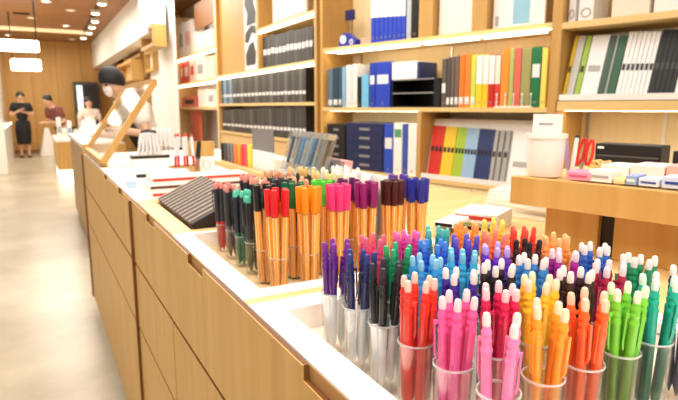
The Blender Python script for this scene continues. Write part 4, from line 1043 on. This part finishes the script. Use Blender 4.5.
def head_parts(p, hc, r, hairm, fwd, long_=False, mask=False, capm=None):
    """eyes, brows, mouth and hair round a head centre hc; fwd: unit facing vector"""
    f = Vector(fwd).normalized(); s = f.cross(Vector((0, 0, 1))).normalized(); u = s.cross(f)
    M = Matrix((s, f, u)).transposed().to_4x4(); M.translation = Vector(hc)
    for q in (-1, 1):
        MB().lathe([(0, -.010), (.009, -.006), (.012, 0), (.009, .006), (0, .010)], 10, 0, M @ Matrix.Translation((q * .034, r * .93, .004))).build('eye', mat('eye', (34, 26, 24), .2), p)
    MB().lathe([(0, -.012), (.020, -.008), (.022, 0), (0, .006)], 10, 0, M @ Matrix.Translation((0, r * .86, -.052)) @ Matrix.Scale(.5, 4, (0, 0, 1))).build('mouth', mat('lips', (176, 92, 84), .4), p)
    prof = []
    for k in range(9):
        a = PI / 2 - k * (PI * (.62 if not long_ else .74)) / 8
        prof.append((r * 1.14 * math.cos(a) if k else 0, r * 1.24 * math.sin(a) + .022))
    b = MB().lathe(prof, 20, 0, M @ Matrix.Rotation(R_(24), 4, 'X') @ Matrix.Translation((0, -.012, 0)))
    b.build('hair', hairm, p)
    if capm:
        MB().lathe([(r * 1.2, .02), (r * 1.22, .05), (r * 1.05, .10), (r * .6, .135), (0, .145)], 20, 0, M).build('cap', capm, p)
    if mask:
        MB().lathe([(0, .012), (.04, .006), (.058, -.014), (.06, -.02)], 14, 0, M @ Matrix.Translation((0, r * .88, -.045)) @ Matrix.Rotation(-PI / 2, 4, 'X')).build('face_mask', WHITE, p)
SKINM = mat('skin_tone', (222, 176, 146), .5, sss=.05); HAIR = mat('hair_black', (30, 24, 22), .45)
DRESS = mat('dress_black', (26, 25, 28), .75)
def standing(name, label, loc, rz, h, arms, top, legs, lean=0.0, skirt=True, turn=(0, -1, -.05), mask=False, long_=False, apron=None, capm=None):
    k = h / 1.62
    t = thing(name, label, 'person', loc, rz)
    L = lambda x, y, z: (x * k, (y - lean * max(0, z - .85)) * k, (z - .12 * abs(lean) * max(0, z - .85)) * k)
    J = {'pel': (*L(0, 0, .88), .13 * k, .10 * k), 'wai': (*L(0, 0, 1.02), .11 * k, .085 * k), 'che': (*L(0, 0, 1.20), .135 * k, .095 * k), 'shc': (*L(0, 0, 1.31), .10 * k, .08 * k), 'nec': (*L(0, -.005, 1.385), .048 * k), 'jaw': (*L(0, -.02, 1.445), .062 * k, .068 * k), 'hea': (*L(0, -.015, 1.52), .079 * k, .092 * k), 'cro': (*L(0, -.01, 1.575), .06 * k)}
    E = [['pel', 'wai', 'che', 'shc', 'nec', 'jaw', 'hea', 'cro']]
    J['nos'] = (*L(0, -.115, 1.497), .011 * k); E.append(['hea', 'nos'])
    for s, q in (('l', 1), ('r', -1)):
        J['ear' + s] = (*L(q * .086, .0, 1.50), .014 * k); E.append(['hea', 'ear' + s])
        ax = arms[s]
        J['sh' + s] = (*L(q * .165, 0, 1.30), .052 * k); J['el' + s] = (*L(*ax[0]), .040 * k); J['wr' + s] = (*L(*ax[1]), .027 * k)
        E.append(['shc', 'sh' + s, 'el' + s, 'wr' + s]); add_hand(J, E, s, 'wr' + s, 'el' + s)
        J['hi' + s] = (*L(q * .085, 0, .82), .085 * k); J['kn' + s] = (*L(q * .085, -.015, .46), .056 * k); J['ca' + s] = (*L(q * .083, .012, .32), .050 * k); J['an' + s] = (*L(q * .08, .02, .09), .034 * k); J['to' + s] = (*L(q * .09, -.10, .035), .030 * k)
        E.append(['pel', 'hi' + s, 'kn' + s, 'ca' + s, 'an' + s, 'to' + s])
    skin('body', J, E, SKINM, t, 'pel')
    C = {a: J[a] for a in ('pel', 'wai', 'che', 'shc')}
    C = {a: (*v[:3], v[3] + .014 * k, v[4] + .016 * k) for a, v in C.items()}
    C['nb'] = (*Vector(J['shc'][:3]).lerp(Vector(J['nec'][:3]), .75), .070 * k)
    CE = [['pel', 'wai', 'che', 'shc', 'nb']]
    for s in 'lr':
        C['sh' + s] = (*J['sh' + s][:3], .080 * k)
        a, b = Vector(J['sh' + s][:3]), Vector(J['el' + s][:3]); C['sl' + s] = (*(a.lerp(b, .72)), .066 * k); CE.append(['shc', 'sh' + s, 'sl' + s])
    skin('shirt', C, CE, top, t, 'che')
    if skirt:
        MB().lathe([(.145 * k, .93 * k), (.172 * k, .82 * k), (.178 * k, .66 * k), (.165 * k, .46 * k), (.150 * k, .34 * k), (.146 * k, .335 * k), (.14 * k, .9 * k)], 24, 0, None, 1, .78).build('skirt', legs, t)
    else:
        D = {'pel': (*J['pel'][:3], .145 * k, .115 * k)}; DE = []
        for s in 'lr':
            for j, r in (('hi', .10), ('kn', .070), ('ca', .062), ('an', .052)): D[j + s] = (*J[j + s][:3], r * k)
            DE.append(['pel', 'hi' + s, 'kn' + s, 'ca' + s, 'an' + s])
        skin('trousers', D, DE, legs, t, 'pel')
    for q in (-1, 1):
        x = q * .085 * k
        MB().lathe([(0, 0), (.04 * k, 0), (.045 * k, .02 * k), (.04 * k, .05 * k), (.02 * k, .066 * k), (0, .068 * k)], 14, 0, Matrix.Translation((x, -.045 * k, 0)), 1, 2.5).build('shoe', BLACK, t)
    if apron:
        a, b = Vector(J['che'][:3]), Vector(J['pel'][:3])
        MB().prism([(-.12, -.36), (.12, -.36), (.13, 0), (.09, .34), (-.09, .34), (-.13, 0)], -.006, .0, 0, Matrix.Translation((0, b.y - .135 * k, b.z)) @ Matrix.Rotation(math.atan2(b.y - a.y, a.z - b.z), 4, 'X')).build('apron', apron, t)
    h_ = Vector(J['hea'][:3])
    head_parts(t, h_, .084 * k, HAIR, turn, long_, mask=mask, capm=capm)
    return t
WP = onz(26, 157.5, 0)
wp = Vector((0, 0, 0)) - WP
standing('person', 'person in black top and long black skirt standing with hands clasped', WP, math.atan2(WP.x, -WP.y) + PI if False else R_(4), 1.64,
         {'l': ((.235, -.03, 1.06), (.07, -.20, 1.12)), 'r': ((-.235, -.03, 1.06), (-.05, -.19, 1.17))}, DRESS, DRESS, long_=True)
SP = ony(126, 130, 4.6)
standing('person', 'person in white shirt, black cap and face mask bending behind glass cover', (1.0, 5.25, 0), R_(-68), 1.62,
         {'l': ((.25, -.16, 1.06), (.16, -.36, 1.10)), 'r': ((-.25, -.14, 1.02), (-.12, -.36, 1.04))}, mat('shirt_white', (232, 226, 218), .7), mat('trouser', (40, 38, 42), .7), lean=.62, skirt=False, turn=(0, -1, -.28), mask=True, apron=DRESS, capm=mat('cap_black', (20, 19, 20), .6))
q = ony(89, 112, 12.5)
standing('person', 'person with white collar facing the shop beside the dark fridge', (q.x, 12.5, 0), R_(10), 1.46,
         {'l': ((.24, -.02, 1.04), (.16, -.22, 1.0)), 'r': ((-.24, -.02, 1.04), (-.12, -.22, 1.0))}, mat('shirt_cream', (226, 214, 200), .7), DRESS, skirt=False)
q = ony(64, 112, 12.9)
standing('person', 'person with black hair leaning over the far white table', (q.x, 12.9, 0), R_(-50), 1.55,
         {'l': ((.22, -.10, 1.02), (.14, -.34, 1.02)), 'r': ((-.22, -.10, 1.02), (-.10, -.34, 1.02))}, mat('shirt_dusty', (120, 64, 60), .7), DRESS, lean=.6, skirt=False, turn=(0, -1, -.25))

# ------------------------------------------------------------------ far islands
gp = onz(91, 257, 0)
ga = ony(82, 128, gp.y)
t = thing('counter', 'next oak counter beyond the island with a white top', 'counter', (gp.x, gp.y + .01, 0), 0)
HG = ony(84, 150, gp.y).z
MB().box(0, .34, 0, .03, 0, .96).build('end_panel', OAK, t)
MB().box(.02, .34, .03, 2.2, .08, .93).build('body', OAK, t)
MB().box(0, .34, .03, 2.2, .93, .965).build('top', WHITE, t)
gx = gp.x + .012
f0 = onz(60, 182, 0)
t = thing('display_table', 'far oak display table with glowing white base', 'table', (.27, 10.1, 0), 0)
MB().box(.02, .62, .02, 1.8, 0, .24).build('glowing_base', mat('base_glow', (255, 244, 224), emit=1.6), t)
MB().box(0, .66, 0, 1.84, .24, .70).build('body', OAK, t)
MB().box(-.01, .67, -.01, 1.85, .70, .74).build('top', WHITE, t)
rnd = random.Random(5)
nmz = ['tall white', 'short white', 'slim white', 'wide cream', 'pale grey', 'squat cream', 'tall cream']
for i in range(7):
    t = thing('white_carton', nmz[i] + ' carton on the far glowing table', 'box', (.30 + .083 * i, 10.16 + .12 * (i % 3), .7406), 0, 'cartons on the far table')
    h = [.36, .18, .30, .16, .24, .12, .38][i]
    MB().box(0, .068, 0, .10, 0, h).build('box', [PAPER, PAPER, PAPER, CREAM, GREYP, CREAM, CREAM][i], t, bev=.003)
    MB().box(.01, .058, -.002, 0, h * .3, h * .6).build('label', [GREYP, CREAM, colr('bluelab', (140, 160, 190)), PAPER, PAPER, RDS, GREYP][i], t)
for i in range(5):
    t = thing('product_stand', ['white slanted stand at the near edge of the oak counter', 'pale stand second along the oak counter', 'white stand third along the oak counter', 'low grey stand fourth along the oak counter', 'white stand last on the oak counter'][i], 'display stand', (gp.x + .08 + .06 * (i % 2), gp.y + .9 + .26 * i, .9656), 0, 'stands on the oak counter')
    h = [.10, .13, .16, .10, .18][i]
    MB().prism([(0, 0), (.16, 0), (.16, h), (.12, h)], 0, .2).build('body', [WHITE, PAPER, WHITE, GREYP, PAPER][i], t, bev=.002)
    MB().box(.03, .13, -.002, 0, .01, .03).build('ticket', CREAM, t)
b = onz(50, 156, 0)
t = thing('floor_sign', 'white folded floor sign standing in the far aisle', 'sign', (b.x, b.y, 0), R_(8))
MB().prism([(-.20, 0), (.20, 0), (.045, .74), (-.045, .74)], -.02, .01, 0, Matrix.Rotation(R_(-12), 4, 'X') ).build('front_board', WHITE, t)
MB().prism([(-.20, 0), (.20, 0), (.045, .74), (-.045, .74)], .30, .33, 0, Matrix.Rotation(R_(12), 4, 'X') @ Matrix.Translation((0, 0, -.065))).build('rear_board', WHITE, t)
# low lit plinth along the white side wall
t = thing('wall_display', 'pale lit display block along the white side wall', 'display', (-.695, 12.2, 0), 0)
MB().box(0, .16, 0, 4.2, 0, .9).build('body', WHITE, t)
MB().box(.16, .166, .1, 4.1, .86, .89).build('light_strip', LED, t)

# ------------------------------------------------------------------ lights
def area(x, y, z, sx, sy, e, c=(1, .95, .86), rot=None):
    l = bpy.data.lights.new('overhead_fill', 'AREA'); l.shape = 'RECTANGLE'; l.size = sx; l.size_y = sy; l.energy = e; l.color = c  # added overhead fill, an area light without any fixture
    o = bpy.data.objects.new('overhead_fill', l); COL.objects.link(o); o.location = (x, y, z)
    if rot: o.rotation_euler = rot
area(.75, .7, 2.9, .8, 1.2, 30)
area(1.2, 3.0, 2.9, .8, 2.2, 40)
area(.6, 6.2, 2.9, 1.2, 3.0, 64)
area(1.75, 8.3, 2.9, .6, 2.0, 34)  # added to brighten the pale far bookcase
area(1.6, 5.4, 2.9, .6, 1.6, 16)  # added to brighten the side bookcase
area(.4, 10.5, 2.9, 1.2, 3.0, 74)
area(.2, 14.8, 2.9, 1.2, 2.6, 60)
area(-.9, 2.6, 2.9, 1.0, 4.0, 78)  # added to lift the drawer fronts
area(-.1, -1.3, 2.9, 1.4, .8, 75)  # added behind the camera to light the pens from the front
w_ = bpy.data.worlds.new('shop_ambient'); S.world = w_; w_.use_nodes = True
bg = w_.node_tree.nodes['Background']; bg.inputs[0].default_value = (1, .95, .87, 1); bg.inputs[1].default_value = .5

vs = S.view_settings
vs.view_transform = 'Standard'; vs.look = 'None'; vs.gamma = 1; vs.use_curve_mapping = False
vs.exposure = 0.16
S.cycles.max_bounces = 6; S.cycles.transparent_max_bounces = 24; S.cycles.sample_clamp_indirect = 4
S.cycles.caustics_reflective = False; S.cycles.caustics_refractive = False
